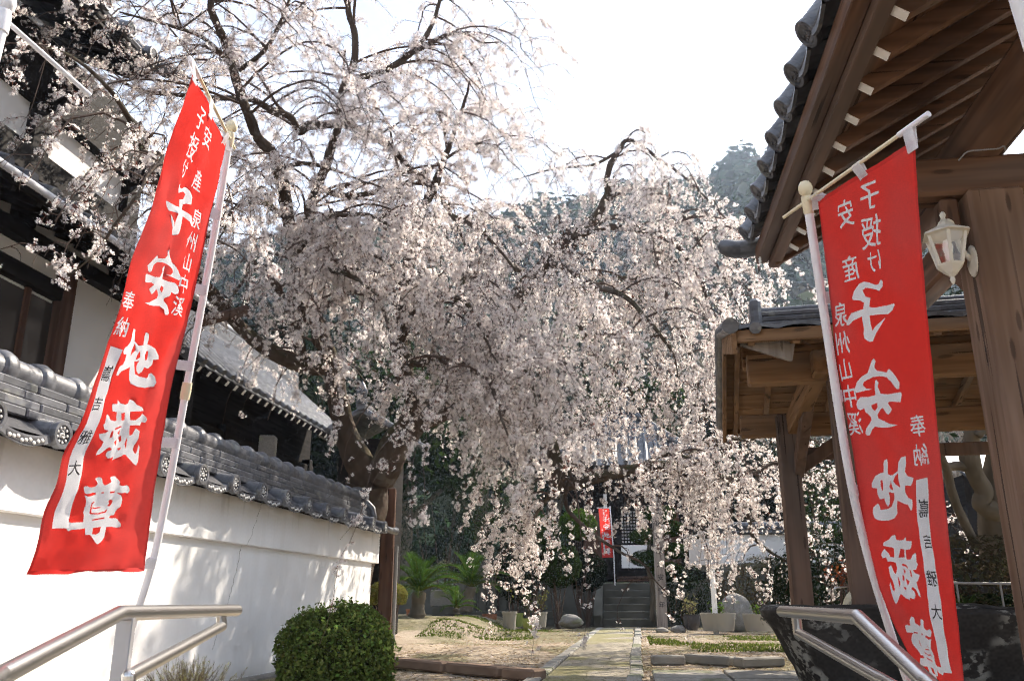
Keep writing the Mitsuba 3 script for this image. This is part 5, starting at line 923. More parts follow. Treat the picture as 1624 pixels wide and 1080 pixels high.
# ================================================================ RIGHT GARDEN
def bush(name, label, cat, C, rad, n, size, mat, seed, group=None, shell=.72, clump=.12, stems=True, cut=None, core=True, **kw):
    k = thing(name, label, cat, group); r_ = np.random.default_rng(seed)
    v, f, c = leaf_cloud(n, rad, size, r_, LC[mat], shell, clump, seed, **kw)
    if cut is not None:
        ok = v[:, 2].reshape(-1, 4).min(1) > cut; idx = np.repeat(ok, 4); mp = np.cumsum(idx) - 1
        f = mp[f[idx[f[:, 0]]]]; v = v[idx]; c = c[idx]
    part(k, 'foliage', (v + np.asarray(C), f), mat, kind='stuff', color=c)
    if stems:
        m = MB(); base = np.asarray(C, float) * [1, 1, 0] + [0, 0, -.02]
        for q in range(9):
            d = r_.normal(size=3) * [1, 1, .4]; d[2] = abs(d[2]) + .2; d /= np.linalg.norm(d)
            e = np.asarray(C) + d * np.asarray(rad) * .78
            m.tube(spline([base + [r_.normal() * .03, r_.normal() * .03, 0], (base + e) / 2 + r_.normal(size=3) * .04, e], 4), np.linspace(.018, .004, 9), 5)
        part(k, 'stems', m.get(), 'twig_bark')
    return k
bush('hedge', 'dull olive hedge behind the pipe rail at the right edge', 'hedge', (3.55, 9.9, .78), (1.25, .5, .5), 9000, .028, 'leaf_hedge', 51, clump=.1)
pl_ = thing('pipe_rail', 'thin grey pipe rail in front of the olive hedge', 'rail')
a, b2 = at(1508, 924, 7.6), at(1650, 926, 7.6)
part(pl_, 'pipe', tube([a, b2], .012, 10), 'grey_pipe', smooth=40)
for t in (.06, .55, .94): q = a * (1 - t) + b2 * t; part(pl_, 'post', tube([q, [q[0], q[1], -.1]], .009, 8), 'grey_pipe', smooth=40)
def limb_set(parent, name, sets, mat, n=9, per=5, seed=0, amp=.02):
    out = []
    for s in sets:
        q = spline(s, per); p, r_ = q[:, :3].copy(), q[:, 3]
        p += (meshkit.fbm(np.stack([p[:, 0] * 2, p[:, 1] * 2, p[:, 2] * 2], 1) + seed, 2, seed)[:, None] - .5) * amp * 2
        v, f = tube(p, np.maximum(r_, .003), n); v, f = rough((v, f), amp * .5, 5.0, seed)
        out.append((p, r_)); part(parent, name if len(out) > 1 else 'trunk', (v, f), mat, smooth=True)
    return out
def pl(D, *pts): return [[*at(x, y, D if len(r) == 1 else r[1]), r[0]] for x, y, *r in pts]
gtree = thing('garden_tree', 'old gnarled garden tree with twisting limbs behind the hedge at right', 'tree')
gl = limb_set(gtree, 'limb', [pl(9.8, (1600, 905, .3), (1592, 850, .26), (1582, 800, .22), (1590, 740, .2), (1602, 690, .18)),
                              pl(9.7, (1582, 812, .15), (1556, 800, .11), (1560, 780, .10), (1545, 750, .10), (1537, 722, .11), (1542, 690, .09), (1548, 640, .07)),
                              pl(9.7, (1540, 745, .06), (1520, 738, .055), (1500, 742, .045), (1490, 735, .04), (1470, 700, .03)),
                              pl(9.2, (1548, 866, .05), (1530, 830, .05), (1512, 790, .05), (1502, 752, .045), (1490, 720, .04)),
                              pl(9.6, (1552, 690, .05), (1580, 660, .04), (1610, 630, .03))], 'tree_bark', seed=3, amp=.03)
v, f, c = leaf_cloud(3500, (2.2, 1.6, 1.0), .05, np.random.default_rng(8), LC['leaf_dark'], .1, .4, 5)
part(gtree, 'foliage', (v + at(1560, 560, 10.5), f), 'leaf_dark', kind='stuff', color=c)
k = thing('standing_stone', 'dark upright stone slab behind the right banner', 'stone')
v, f = rough((lambda m: (m.vertices, m.faces))(trimesh.creation.box((.52, .14, .75)).subdivide().subdivide().subdivide()), .02, 4.0, 6)
put(k, (v @ rotz(-.1).T + at(1548, 1045, 5.6) + [0, 0, -.1], f), 'lichened_stone', smooth=40)
for i, (px, py, D, s, lab) in enumerate([(1596, 985, 6.4, (.3, .25, .16), 'mossy block at the right edge under the pipe rail, topmost of three'), (1612, 1020, 6.2, (.34, .3, .15), 'mossy block at the right edge, middle one of three'), (1610, 1062, 5.9, (.36, .3, .15), 'mossy block at the lower right corner, lowest of three')]):
    k = thing('stone_block', lab, 'stone')
    v, f = rough((lambda m: (m.vertices, m.faces))(trimesh.creation.box(s).subdivide().subdivide().subdivide()), .014, 6.0, 20 + i)
    put(k, (v @ rotz(.2 * i).T + at(px + 12, py, D) - [0, 0, s[2] / 2], f), 'mossy_stone', smooth=40)
k = thing('water_scoop', 'small green plastic scoop lying on the stone blocks', 'scoop')
q = at(1616, 1041, 5.85); v, f = lathe([(.001, 0), (.04, .004), (.05, .05), (.047, .05), (.037, .008), (.001, .006)], 18, q + [0, 0, .0])
part(k, 'cup', (v, f), 'green_plastic', smooth=50); part(k, 'handle', tube([q + [.04, 0, .04], q + [.2, .05, .06]], .007, 8), 'green_plastic', smooth=40)
k = thing('bamboo_stick', 'short tan stick leaning on the mossy blocks at right', 'stick'); put(k, tube([at(1608, 950, 6.3), at(1628, 985, 6.2)], .011, 8), 'cream_plastic', smooth=40)
k = thing('grass_tuft', 'arching green grass tuft beside the right banner', 'grass tuft')
m = MB(); rr = np.random.default_rng(4); o = at(1532, 968, 7.2)
for i in range(46):
    an, L = rr.uniform(0, 6.28), rr.uniform(.2, .42); d = np.array([math.cos(an), math.sin(an), 0])
    p = [o + d * L * t * .9 + [0, 0, L * (1.2 * t - 1.0 * t * t)] for t in np.linspace(0, 1, 6)]; w = np.array([-d[1], d[0], 0]) * .005
    v = np.vstack([[x_ - w * (1 - t), x_ + w * (1 - t)] for x_, t in zip(p, np.linspace(0, .95, 6))]); i_ = np.arange(5) * 2
    m.add(v, np.stack([i_, i_ + 1, i_ + 3, i_ + 2], 1), np.array(LC['leaf_mid']) * rr.uniform(.7, 1.6))
put(k, m.get(), 'leaf_mid', color=m.col())
fb = thing('far_shed', 'bluish shed glimpsed between the garden tree limbs at right', 'shed'); q = at(1568, 752, 17)
part(fb, 'wall', MB().box((q[0], q[1] + .6, q[2] / 2), (1.0, 1.2, q[2]), None, 0).get(), 'dark_timber')
part(fb, 'window', MB().box((q[0], q[1] - .003, q[2] - .2), (.5, .03, .4), None, .004).get(), 'copper_gutter')
part(fb, 'roof', MB().box((q[0], q[1] + .4, q[2] + .25), (1.1, 2.0, .06), np.array([[1, 0, 0], [0, math.cos(.4), -math.sin(.4)], [0, math.sin(.4), math.cos(.4)]]), .01).get(), 'roof_tile')
bush('garden_shrub', 'dark spreading shrub below the gnarled tree, right of the small red leaves', 'shrub', (3.0, 12.2, .75), (1.3, .8, .8), 4200, .035, 'leaf_dark', 61, clump=.3)
bush('garden_shrub', 'dark shrub at the right edge beneath the olive hedge', 'shrub', (3.6, 8.9, .28), (1.2, .45, .42), 5200, .03, 'leaf_dark', 62, clump=.3)
k = thing('red_leaf_shrub', 'small twiggy shrub with russet leaves behind the pavilion posts', 'shrub'); q = at(1338, 905, 10.5); rr = np.random.default_rng(3)
v, f, c = leaf_cloud(110, (.24, .15, .16), .03, rr, (.22, .06, .025), .1, .3, 2); put(k + '__foliage', (v + q, f), 'leaf_heath', color=c); labels[k + '__foliage'] = dict(kind='stuff')
m = MB()
for i in range(14): m.tube(spline([[q[0], q[1], 0], q + rr.normal(size=3) * [.1, .1, .1] - [0, 0, .25], q + rr.normal(size=3) * [.25, .15, .2]], 4), np.linspace(.012, .003, 9), 5)
part(k, 'stems', m.get(), 'twig_bark')

# ================================================================ COURTYARD: foreground shrubs, pots, cycads, stones
C0 = onz(525, 1082, 0.0)
cb_ = thing('clipped_bush', 'dense round clipped bush of glossy small leaves at the foot of the white wall', 'bush')
mb_, rr = MB(), np.random.default_rng(71); cc_ = np.array([C0[0], C0[1] + .12, .17])
for i, (ox, oy, oz, rx, ry, rz, nn) in enumerate([(0, 0, 0, .46, .44, .41, 12500), (-.16, -.1, .05, .32, .32, .33, 3200), (.17, -.06, .07, .30, .30, .34, 3000), (.02, .1, .12, .34, .3, .33, 2500), (-.05, -.2, -.08, .36, .28, .3, 2500), (.0, -.02, .03, .49, .47, .44, 420), (.22, -.12, -.1, .27, .25, .3, 2000)]):
    v, f, c = leaf_cloud(nn, (rx, ry, rz), .0185, rr, np.array(LC['leaf_bush']) * rr.uniform(.8, 1.25), .82 if i != 5 else .97, .10, 71 + i, aspect=.6, jit=1.0); mb_.add(v + cc_ + [ox, oy, oz], f, c)
for i in range(60):                                   # stray shoots
    d = rr.normal(size=3); d[2] = abs(d[2]) + .2; d /= np.linalg.norm(d); o = cc_ + d * [.45, .43, .40]
    for t in np.linspace(0, 1, 5): v, f, c = leaf_cloud(2, (.012, .012, .012), .016, rr, np.array(LC['leaf_bush']) * 1.7, .1, 0, 1); mb_.add(v + o + d * t * .06, f, c)
part(cb_, 'foliage', mb_.get(), 'leaf_bush', kind='stuff', color=mb_.col())
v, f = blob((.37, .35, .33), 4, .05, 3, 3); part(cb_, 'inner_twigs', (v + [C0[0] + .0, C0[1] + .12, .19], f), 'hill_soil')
hb = thing('heath_bush', 'low dry greenish heath bush beside the left handrail', 'bush'); q = at(298, 1078, 4.75); rr = np.random.default_rng(12)
m, tw = MB(), MB()
for i in range(420):
    an, el = rr.uniform(0, 6.28), rr.uniform(.35, 1.5); L = rr.uniform(.16, .30)
    d = np.array([math.cos(an) * math.cos(el), math.sin(an) * math.cos(el), math.sin(el)])
    b0 = q + [rr.normal() * .06, rr.normal() * .06, -.22]; e = b0 + d * L * [1.35, 1.2, 1.15] + [0, 0, .02]
    tw.tube([b0, (b0 + e) / 2 + rr.normal(size=3) * .01, e], [.0025, .002, .001], 3, False)
    for t in np.linspace(.35, 1.0, 13):
        c = b0 + (e - b0) * t; s = rr.uniform(.006, .011); w = rr.normal(size=3); w /= np.linalg.norm(w); w2 = np.cross(w, d); w2 /= np.linalg.norm(w2)
        w = d * .8 + w * .8
        m.add([c - w2 * s * .35, c + w * s * 1.5, c + w2 * s * .35], [[0, 1, 2]], np.array(LC['leaf_heath']) * rr.uniform(.5, 1.5) * (1, 1, rr.uniform(.7, 1.2)))
part(hb, 'foliage', m.get(), 'leaf_heath', kind='stuff', color=m.col()); part(hb, 'stems', tw.get(), 'twig_bark')
q = at(612, 946, 12.8)
bush('round_shrub', 'yellow-green mushroom-shaped shrub just past the end of the white wall', 'shrub', q, (.33, .33, .24), 7000, .016, 'leaf_olive', 73, shell=.75, clump=.1, cut=-.12)

def cycad(label, base, hh, L, nf, seed, tr=.13):
    k = thing('cycad', label, 'cycad'); rr = np.random.default_rng(seed); base = np.asarray(base, float)
    prof = [(tr * (1 + .12 * math.sin(9 * t) + .1 * (i % 2)) * (1.05 - .25 * t), hh * t) for i, t in enumerate(np.linspace(0, 1, 15))]
    v, f = lathe([*prof, (.001, hh + .03)], 18); v, f = rough((v, f), .012, 18.0, seed)
    lean = np.array([rr.normal() * .12, rr.normal() * .1, 1]); v = v + np.outer(v[:, 2], lean - [0, 0, 1])
    part(k, 'trunk', (v + base, f), 'tree_bark', smooth=30)
    topp = base + lean * hh
    var = []
    for q in range(4):
        m = MB(); t = np.linspace(0, 1, 14); up = 1.32 - .27 * q
        x = L * (t * math.cos(up) + .10 * t * t); z = L * (t * math.sin(up) - (.30 + .10 * q) * t ** 2.2)
        pts = np.stack([x, x * 0, z], 1); m.tube(pts, np.linspace(.010, .003, 14), 4, False); n0 = len(m.v[0]); cols = [np.broadcast_to((.2, .2, .05), (n0, 3))]
        for u in np.linspace(.10, .99, 42):
            p = np.array([np.interp(u, t, pts[:, a]) for a in range(3)]); tg = np.array([np.interp(min(u + .03, 1), t, pts[:, a]) for a in range(3)]) - np.array([np.interp(u - .03, t, pts[:, a]) for a in range(3)]); tg /= np.linalg.norm(tg)
            ll = L * .26 * (math.sin(math.pi * (.12 + .86 * u)) ** .6)
            for s in (-1, 1):
                d = np.array([0, s, 0]) * .8 + tg * .62 + np.array([0, 0, .28]); d /= np.linalg.norm(d); w = tg * .0075
                m.add([p - w, p + d * ll * .6 + w * .3 , p + d * ll, p + w], [[0, 1, 2], [0, 2, 3]]); cols.append(np.broadcast_to(np.array(LC['leaf_cycad']) * rr.uniform(.7, 1.4), (4, 3)))
        var.append(mikit.ply(m.get(), 'leaf_cycad', color=np.vstack(cols)))
    for i in range(nf):
        an = i * 2.39996 + rr.normal() * .15; q = min(3, int(4 * i / nf)); s = rr.uniform(.85, 1.1)
        again(k, 'frond', var[q], mat4(rotz(an) * s, topp))
    return k
cycad('large cycad with a stout trunk and bright green fronds left of the potted plants', onz(658, 988, .03)*0 + at(660, 984, 17.0), .55, 1.02, 30, 81, .15)
cycad('cycad behind the large one with upright fronds against the dark stone fence', at(738, 970, 18.8), .52, 1.05, 22, 82, .13)
def pot(label, px, py, D, r, h, mat, kind='cyl', plant=None, seed=0, name='flower_pot'):
    k = thing(name, label, 'pot'); q = at(px, py, D); rr = np.random.default_rng(seed)
    if kind == 'cyl': prof = [(.001, 0), (r * .80, 0), (r * .82, .01), (r * .97, h * .88), (r * 1.06, h * .88), (r * 1.08, h), (r * .98, h), (r * .95, h * .93), (.001, h * .93)]
    elif kind == 'round': prof = [(.001, 0), (r * .55, 0), (r * .62, .015), (r * .92, h * .35), (r * 1.0, h * .7), (r * .97, h * .97), (r * 1.03, h), (r * .93, h), (r * .9, h * .92), (.001, h * .92)]
    else: prof = [(.001, 0), (r * .8, 0), (r * .95, h), (r * .88, h), (r * .86, h * .9), (.001, h * .9)]
    v, f = lathe(prof, 28, q); part(k, 'body', (v, f), mat, smooth=40)
    v, f = lathe([(.001, h * .94), (r * .93, h * .935)], 20, q); part(k, 'soil', (v, f), 'soil')
    if plant:
        kind_, ph, n, ls, lm = plant; p = thing(*plant_label[seed]); tp_ = q + [0, 0, h * .93]; m = MB(); lf = MB()
        for i in range(n):
            an = rr.uniform(0, 6.28); d = np.array([math.cos(an) * rr.uniform(.1, .45), math.sin(an) * rr.uniform(.1, .45), 1.0]); L = ph * rr.uniform(.6, 1)
            c = spline([tp_ + rr.normal(size=3) * [.02, .02, 0], tp_ + d * L * .5 + rr.normal(size=3) * .03, tp_ + d * L], 4); m.tube(c, np.linspace(.008, .003, len(c)), 5)
            for u in range(ls):
                c0 = c[rr.integers(3, len(c))] + rr.normal(size=3) * .05; w = rr.normal(size=3); w /= np.linalg.norm(w); w2 = np.cross(w, rr.normal(size=3)); w2 /= np.linalg.norm(w2); s = rr.uniform(.02, .04)
                lf.add([c0 - w * s, c0 + w2 * s * .4, c0 + w * s, c0 - w2 * s * .4], [[0, 1, 2], [0, 2, 3]], np.array(LC[lm]) * rr.uniform(.6, 1.5))
        part(p, 'stems', m.get(), 'twig_bark')
        if lf.v: part(p, 'leaves', lf.get(), lm, kind='stuff', color=lf.col())
    return k
plant_label = {91: ('potted_plant', 'bare slender plant growing from the tall grey pot', 'plant'), 92: ('potted_plant', 'small spreading shrub in the yellow-green round pot', 'plant'), 93: ('potted_plant', 'leafy plant in the grey pot right of the yellow-green pot', 'plant'),
               94: ('potted_plant', 'low plants filling the pale trough at the foot of the white sign', 'plant'), 95: ('potted_plant', 'low plants in the second trough beside the stone basin', 'plant'), 96: ('potted_plant', 'reddish plant in the dark pot right of the wooden post', 'plant')}
pot('tall grey cylindrical pot at the edge of the dirt court', 808, 999, 17.6, .15, .37, 'pot_grey', 'cyl', ('s', .6, 3, 3, 'leaf_olive'), 91)
pot('pale green pot half hidden behind the tall grey pot', 822, 993, 18.6, .11, .28, 'pot_green', 'cyl', None, 1)
pot('yellow-green round pot in front of two grey pots', 839, 1000, 17.2, .135, .24, 'pot_green', 'round', ('s', .55, 7, 14, 'leaf_mid'), 92)
pot('grey pot right of the yellow-green round pot', 858, 994, 18.2, .13, .31, 'pot_grey', 'cyl', ('s', .5, 8, 12, 'leaf_olive'), 93)
pot('brown bowl-shaped pot in front of the dark stone fence', 776, 988, 19.0, .17, .2, 'terracotta', 'round', None, 5)
pot('wide dark planter holding the small cycad', 725, 987, 18.0, .26, .18, 'pot_dark', 'bowl', None, 6)
cycad('small young cycad growing in the dark planter', at(725, 976, 18.0), .14, .62, 9, 83, .08)
pot('brown pot left of the large cycad trunk', 652, 985, 17.6, .11, .24, 'terracotta', 'cyl', None, 7)
pot('pale beige trough at the foot of the white sign', 1140, 1000, 16.5, .36, .33, 'pot_grey', 'bowl', ('s', .16, 14, 14, 'leaf_bright'), 94, 'stone_trough')
pot('second beige trough beside the stone basin', 1206, 1000, 16.3, .34, .31, 'pot_grey', 'bowl', ('s', .14, 10, 12, 'leaf_bright'), 95, 'stone_trough')
pot('dark glazed pot right of the wooden post', 1098, 999, 17.2, .17, .3, 'pot_dark', 'round', ('s', .35, 9, 12, 'leaf_heath'), 96)
k = thing('boulder', 'rounded grey boulder between the two beige troughs', 'stone'); v, f = blob((.34, .3, .40), 4, .22, 1.4, 7); put(k, (v + at(1168, 972, 18.0), f), 'grey_stone', smooth=True)
for i, (px, py, D, r, lab) in enumerate([(1050, 1000, 17.0, .10, 'small pale stone at the foot of the wooden post'), (1076, 998, 17.2, .12, 'small grey stone right of the wooden post'), (905, 985, 18.5, .2, 'grey rock left of the hall steps under the hanging blossom')]):
    k = thing('rock', lab, 'stone'); v, f = blob((r * 1.3, r, r * .7), 3, .25, 1.6, 20 + i); put(k, (v + at(px, py, D), f), 'kerb_granite' if i == 0 else 'grey_stone', smooth=True)
k = thing('name_slab', 'low grey stone slab on a base between the two big cycads', 'stone slab'); q = at(705, 948, 19.3)
part(k, 'slab', MB().box(q, (.62, .16, .36), None, .012).get(), 'grey_stone'); part(k, 'base', MB().box(q - [0, 0, .29], (.5, .3, .22), None, .015).get(), 'mossy_stone')
sf = thing('stone_fence', 'row of dark square stone pillars behind the pots', 'fence')
a, b2 = at(742, 973, 20.6), at(818, 973, 20.8)
part(sf, 'base', MB().beam(a - [.6, 0, .02], b2 + [1.2, 0, -.02], .3, .16, .01).get(), 'mossy_stone')
for i in range(8):
    q = a + (b2 - a) * (i - .6) / 4.6; part(sf, 'pillar', MB().box((q[0], q[1], q[2] + .38), (.185, .18, .74 + .02 * math.sin(i * 3)), None, .012).get(), 'mossy_stone')

# clipped mounds and the cloud-pruned tree by the steps
for i, (px, py, D, rad, mat, lab) in enumerate([(916, 832, 20.6, (.48, .42, .38), 'leaf_bright', 'bright green clipped dome left of the red hall banner'), (850, 850, 20.2, (.62, .5, .55), 'leaf_mid', 'tall clipped shrub left of the bright green dome'),
        (884, 893, 19.6, (.55, .5, .55), 'leaf_mid', 'dark clipped mound below the bright green dome'), (822, 905, 20.0, (.6, .5, .75), 'leaf_dark', 'dark shrub behind the potted plants'), (930, 905, 20.6, (.5, .4, .5), 'leaf_dark', 'dark clipped mound beside the left edge of the steps'), (700, 830, 22.0, (1.3, 1.0, 1.4), 'leaf_dark', 'large dark evergreen shrub behind the cycads'), (795, 810, 23.0, (1.2, 1.0, 1.3), 'leaf_mid', 'broad evergreen shrub left of the hall')]):
    bush('clipped_shrub', lab, 'shrub', at(px, py, D), rad, 5200, .03, mat, 100 + i, shell=.72, clump=.1)
cp = thing('cloud_pruned_tree', 'cloud-pruned tree with layered round pads behind the wooden post', 'tree'); q = at(1035, 985, 20.6)
limb_set(cp, 'limb', [[[*q, .08], [*(q + [.05, 0, .7]), .07], [*(q + [-.05, 0, 1.4]), .05], [*(q + [.05, 0, 2.1]), .03]]], 'tree_bark', seed=4)
for i, (px, py, rx, rz) in enumerate([(1045, 815, .42, .22), (1062, 838, .36, .2), (1022, 850, .38, .2), (1066, 873, .4, .2), (1025, 885, .42, .2), (1058, 905, .42, .22)]):
    v, f, c = leaf_cloud(2200, (rx, .36, rz), .028, np.random.default_rng(i), LC['leaf_mid'], .7, .1, i); part(cp, 'pad', (v + at(px, py, 20.4 + .1 * (i % 3)), f), 'leaf_mid', color=c)
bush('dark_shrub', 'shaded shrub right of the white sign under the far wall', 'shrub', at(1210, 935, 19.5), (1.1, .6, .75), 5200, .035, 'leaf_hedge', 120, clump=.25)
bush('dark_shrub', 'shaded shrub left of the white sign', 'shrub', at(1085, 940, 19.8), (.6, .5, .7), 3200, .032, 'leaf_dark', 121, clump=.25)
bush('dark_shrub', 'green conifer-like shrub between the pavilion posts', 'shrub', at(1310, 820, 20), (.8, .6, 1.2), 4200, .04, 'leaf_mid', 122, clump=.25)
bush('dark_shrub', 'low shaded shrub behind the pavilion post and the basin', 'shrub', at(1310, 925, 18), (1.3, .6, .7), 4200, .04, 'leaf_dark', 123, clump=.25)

# wooden post with characters, white sign board
wpst = thing('wooden_post', 'weathered wooden memorial post with black vertical characters', 'post')
a, b2 = at(1041, 794, 18.2), at(1060, 1000, 18.2)
b2 = np.array([a[0] + .03, a[1], 0.0]); Lw = a[2]
part(wpst, 'shaft', MB().box((a[0], a[1], Lw / 2), (.2, .2, Lw), rotz(.08), .01).get(), 'weathered_wood'); Rw = rotz(.08)
pt4 = MB(); qd = [(-.1, -.1), (.1, -.1), (.1, .1), (-.1, .1)]
v = np.array([[x_, y_, 0] for x_, y_ in qd] + [[0, 0, .1]]) @ Rw.T + [a[0], a[1], Lw - .002]; part(wpst, 'top', (v, np.array([[0, 1, 4], [1, 2, 4], [2, 3, 4], [3, 0, 4]])), 'weathered_wood')
for i, ch_ in enumerate('御花地蔵大安堂年'):
    gl_ = MB()
    g = unpack(GLYPH[ch_]); g = affinity.scale(affinity.translate(g, -50, -44), .0014, .0014, origin=(0, 0))
    for p in getattr(g, 'geoms', [g]):
        v, f = tri(p); z0 = Lw - .22 - .27 * i
        gl_.add(np.stack([v[:, 0], v[:, 0] * 0 - .1035, v[:, 1] + z0], 1) @ Rw.T + [a[0], a[1], 0], f)
    part(wpst, 'character', gl_.get(), 'dark_ink')
sb = thing('sign_board', 'white gabled notice board on a white post', 'sign'); q = at(1118, 875, 16.8); qb = at(1130, 975, 16.8)
P3('aged_board', (lambda p, n, uv: mix((.36, .36, .38), (.52, .52, .53), fbm(p.x * 3, p.y * 3, p.z * 6, 3))), rough=.7)
part(sb, 'board', MB().box((q[0], q[1], q[2]), (.62, .04, .50), None, .006).get(), 'aged_board')
for s in (-1, 1): part(sb, 'roof', MB().box((q[0] + s * .19, q[1], q[2] + .31), (.44, .16, .025), np.array([[math.cos(.35), 0, s * math.sin(.35)], [0, 1, 0], [-s * math.sin(.35), 0, math.cos(.35)]]), .004).get(), 'white_paint')
part(sb, 'post', MB().box((q[0] + .12, q[1] + .05, q[2] / 2 - .05), (.10, .06, q[2] + .1), None, .008).get(), 'white_paint')

# far white wall at right
fw = thing('far_wall', 'white plastered far wall with grey tile cap on a dark stone base at right', 'wall')
y = 24.0
part(fw, 'plaster', MB().box((4.2, y + .2, 1.9), (3.7, .3, .75), None, 0).get(), 'house_plaster'); part(fw, 'base', MB().box((4.2, y + .15, .75), (3.9, .5, 1.56), None, .02).get(), 'mossy_stone')
part(fw, 'tile_cap', MB().box((4.2, y + .2, 2.34), (3.9, .62, .08), None, .02).get(), 'roof_tile')
for k in range(14): part(fw, 'round_tile', MB().tube([(2.35 + .28 * k, y - .16, 2.38), (2.35 + .28 * k, y + .2, 2.5)], .06, 10).get(), 'roof_tile', smooth=40)
part(fw, 'ridge_tile', MB().tube([(2.25, y + .2, 2.53), (6.15, y + .2, 2.53)], .1, 12).get(), 'roof_tile', smooth=40)

# ================================================================ FAR HALL
struct('terrace', MB().box((-1.0, 27.4, .3), (13, 8.4, 1.44), None, .03).get(), 'mossy_stone')
ss = thing('stone_stairs', 'mossy stone stairs climbing to the far hall', 'stairs')
for k in range(6):
    part(ss, 'step', MB().box((-.15, 21.9 + .26 * k + .6, .17 * (k + 1) - .35), (1.25, 1.2, .70), None, .012).get(), 'mossy_stone')
for s in (-1, 1): part(ss, 'cheek', MB().beam((-.15 + s * .74, 21.7, .1), (-.15 + s * .74, 23.6, 1.12), .2, .34, .015).get(), 'mossy_stone')
hl = thing('far_hall', 'dark timber temple hall with grey tiled hip roof beyond the stairs', 'temple')
HC, HW = np.array([-.08, 26.0]), 2.4
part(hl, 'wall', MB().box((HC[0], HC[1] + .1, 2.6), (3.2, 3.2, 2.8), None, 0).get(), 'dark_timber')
part(hl, 'floor', MB().box((HC[0], HC[1], 1.24), (4.0, 4.2, .2), None, .01).get(), 'dark_timber')
for x in (-1.62, -.62, .62, 1.62): part(hl, 'post', MB().box((HC[0] + x, HC[1] - 1.55, 2.65), (.17, .17, 2.7), None, .01).get(), 'dark_timber')
part(hl, 'head_beam', MB().box((HC[0], HC[1] - 1.56, 3.75), (3.7, .2, .24), None, .01).get(), 'dark_timber')
part(hl, 'door_panel', MB().box((HC[0] + .25, HC[1] - 1.52, 1.75), (.95, .05, .62), None, .005).get(), 'white_paint', label='pale lower door panel')
part(hl, 'door_backing', MB().box((HC[0] + .25, HC[1] - 1.515, 2.55), (.95, .03, .92), None, 0).get(), 'house_plaster')
for k in range(12): part(hl, 'lattice_bar', MB().box((HC[0] + .25 - .46 + .0836 * k, HC[1] - 1.545, 2.55), (.032, .03, .94), None, 0).get(), 'dark_timber')
for k in range(11): part(hl, 'lattice_bar', MB().box((HC[0] + .25, HC[1] - 1.548, 2.1 + .09 * k), (.95, .034, .032), None, 0).get(), 'dark_timber')
for x in (-.95, 1.1): part(hl, 'side_panel', MB().box((HC[0] + x, HC[1] - 1.52, 2.2), (.6, .05, 1.5), None, .005).get(), 'brown_timber')
part(hl, 'paper_strip', MB().box((HC[0] - .62, HC[1] - 1.66, 3.2), (.1, .02, .5), None, 0).get(), 'white_paint')
for k in range(5): part(hl, 'wooden_step', MB().box((HC[0] + .25, HC[1] - 1.95 - .2 * (k % 3), 1.1 + .08 * (2 - k % 3)), (1.2, .22, .05), None, .005).get(), 'brown_timber') if k < 3 else None
ZE_, ZA = 4.1, 6.3
def roofz(t): return ZE_ + (ZA - ZE_) * (.75 * t + .25 * t * t) + .10 * (1 - t) ** 6
for fc in range(4):
    Rf = rotz(fc * math.pi / 2)
    v = []; n = 9
    for i, t in enumerate(np.linspace(0, 1, n)):
        w = HW * (1 - t)
        for s in np.linspace(-1, 1, 9): v.append([s * w, -HW * (1 - t), roofz(t) - .05 + .16 * (1 - t) ** 3 * abs(s) ** 4])
    v = np.array(v) @ Rf.T + [HC[0], HC[1], 0]
    i, j = np.meshgrid(np.arange(n - 1), np.arange(8), indexing='ij'); q = np.stack([i * 9 + j, i * 9 + j + 1, (i + 1) * 9 + j + 1, (i + 1) * 9 + j], -1).reshape(-1, 4)
    part(hl, 'roof_face', (v, q), 'roof_tile', smooth=40)
    part(hl, 'eave_board', MB().box(np.array([0, -HW + .1, ZE_ - .1]) @ Rf.T + [HC[0], HC[1], 0], np.abs(np.array([2 * HW - .25, .08, .12]) @ Rf.T), None, .006).get(), 'brown_timber')
    if fc in (0, 3, 1):
        for k in range(-8, 9):
            s = k / 8.4; t1 = 1 - abs(s); ts = np.linspace(0, max(t1, .05), 6)
            p = np.array([[s * HW, -HW * (1 - t), roofz(t) + .02 + .16 * (1 - t) ** 3 * abs(s) ** 4] for t in ts]) @ Rf.T + [HC[0], HC[1], 0]
            part(hl, 'tile_row', tube(p, .062, 8), 'roof_tile', smooth=40)
    for k in range(-9, 10):
        if fc in (0, 3): 
            p0, p1 = np.array([k / 9.6 * HW, -HW + .14, ZE_ - .12]), np.array([k / 9.6 * HW, -1.5, ZE_ + .25]); rf = part(hl, 'rafter', MB().beam(p0 @ Rf.T + [HC[0], HC[1], 0], p1 @ Rf.T + [HC[0], HC[1], 0], .07, .08, 0).get(), 'brown_timber')
    p = np.array([[-HW * (1 - t), -HW * (1 - t), roofz(t) + .08 + .16 * (1 - t) ** 3] for t in np.linspace(-.02, .96, 10)]) @ Rf.T + [HC[0], HC[1], 0]
    part(hl, 'hip_ridge', tube(p, .11, 10), 'roof_tile', smooth=40)
v, f = lathe([(.3, 0), (.34, .12), (.2, .2), (.22, .32), (.12, .42), (.16, .55), (.12, .68), (.001, .85)], 18, (HC[0], HC[1], ZA - .05)); part(hl, 'roof_finial', (v, f), 'roof_tile', smooth=50)

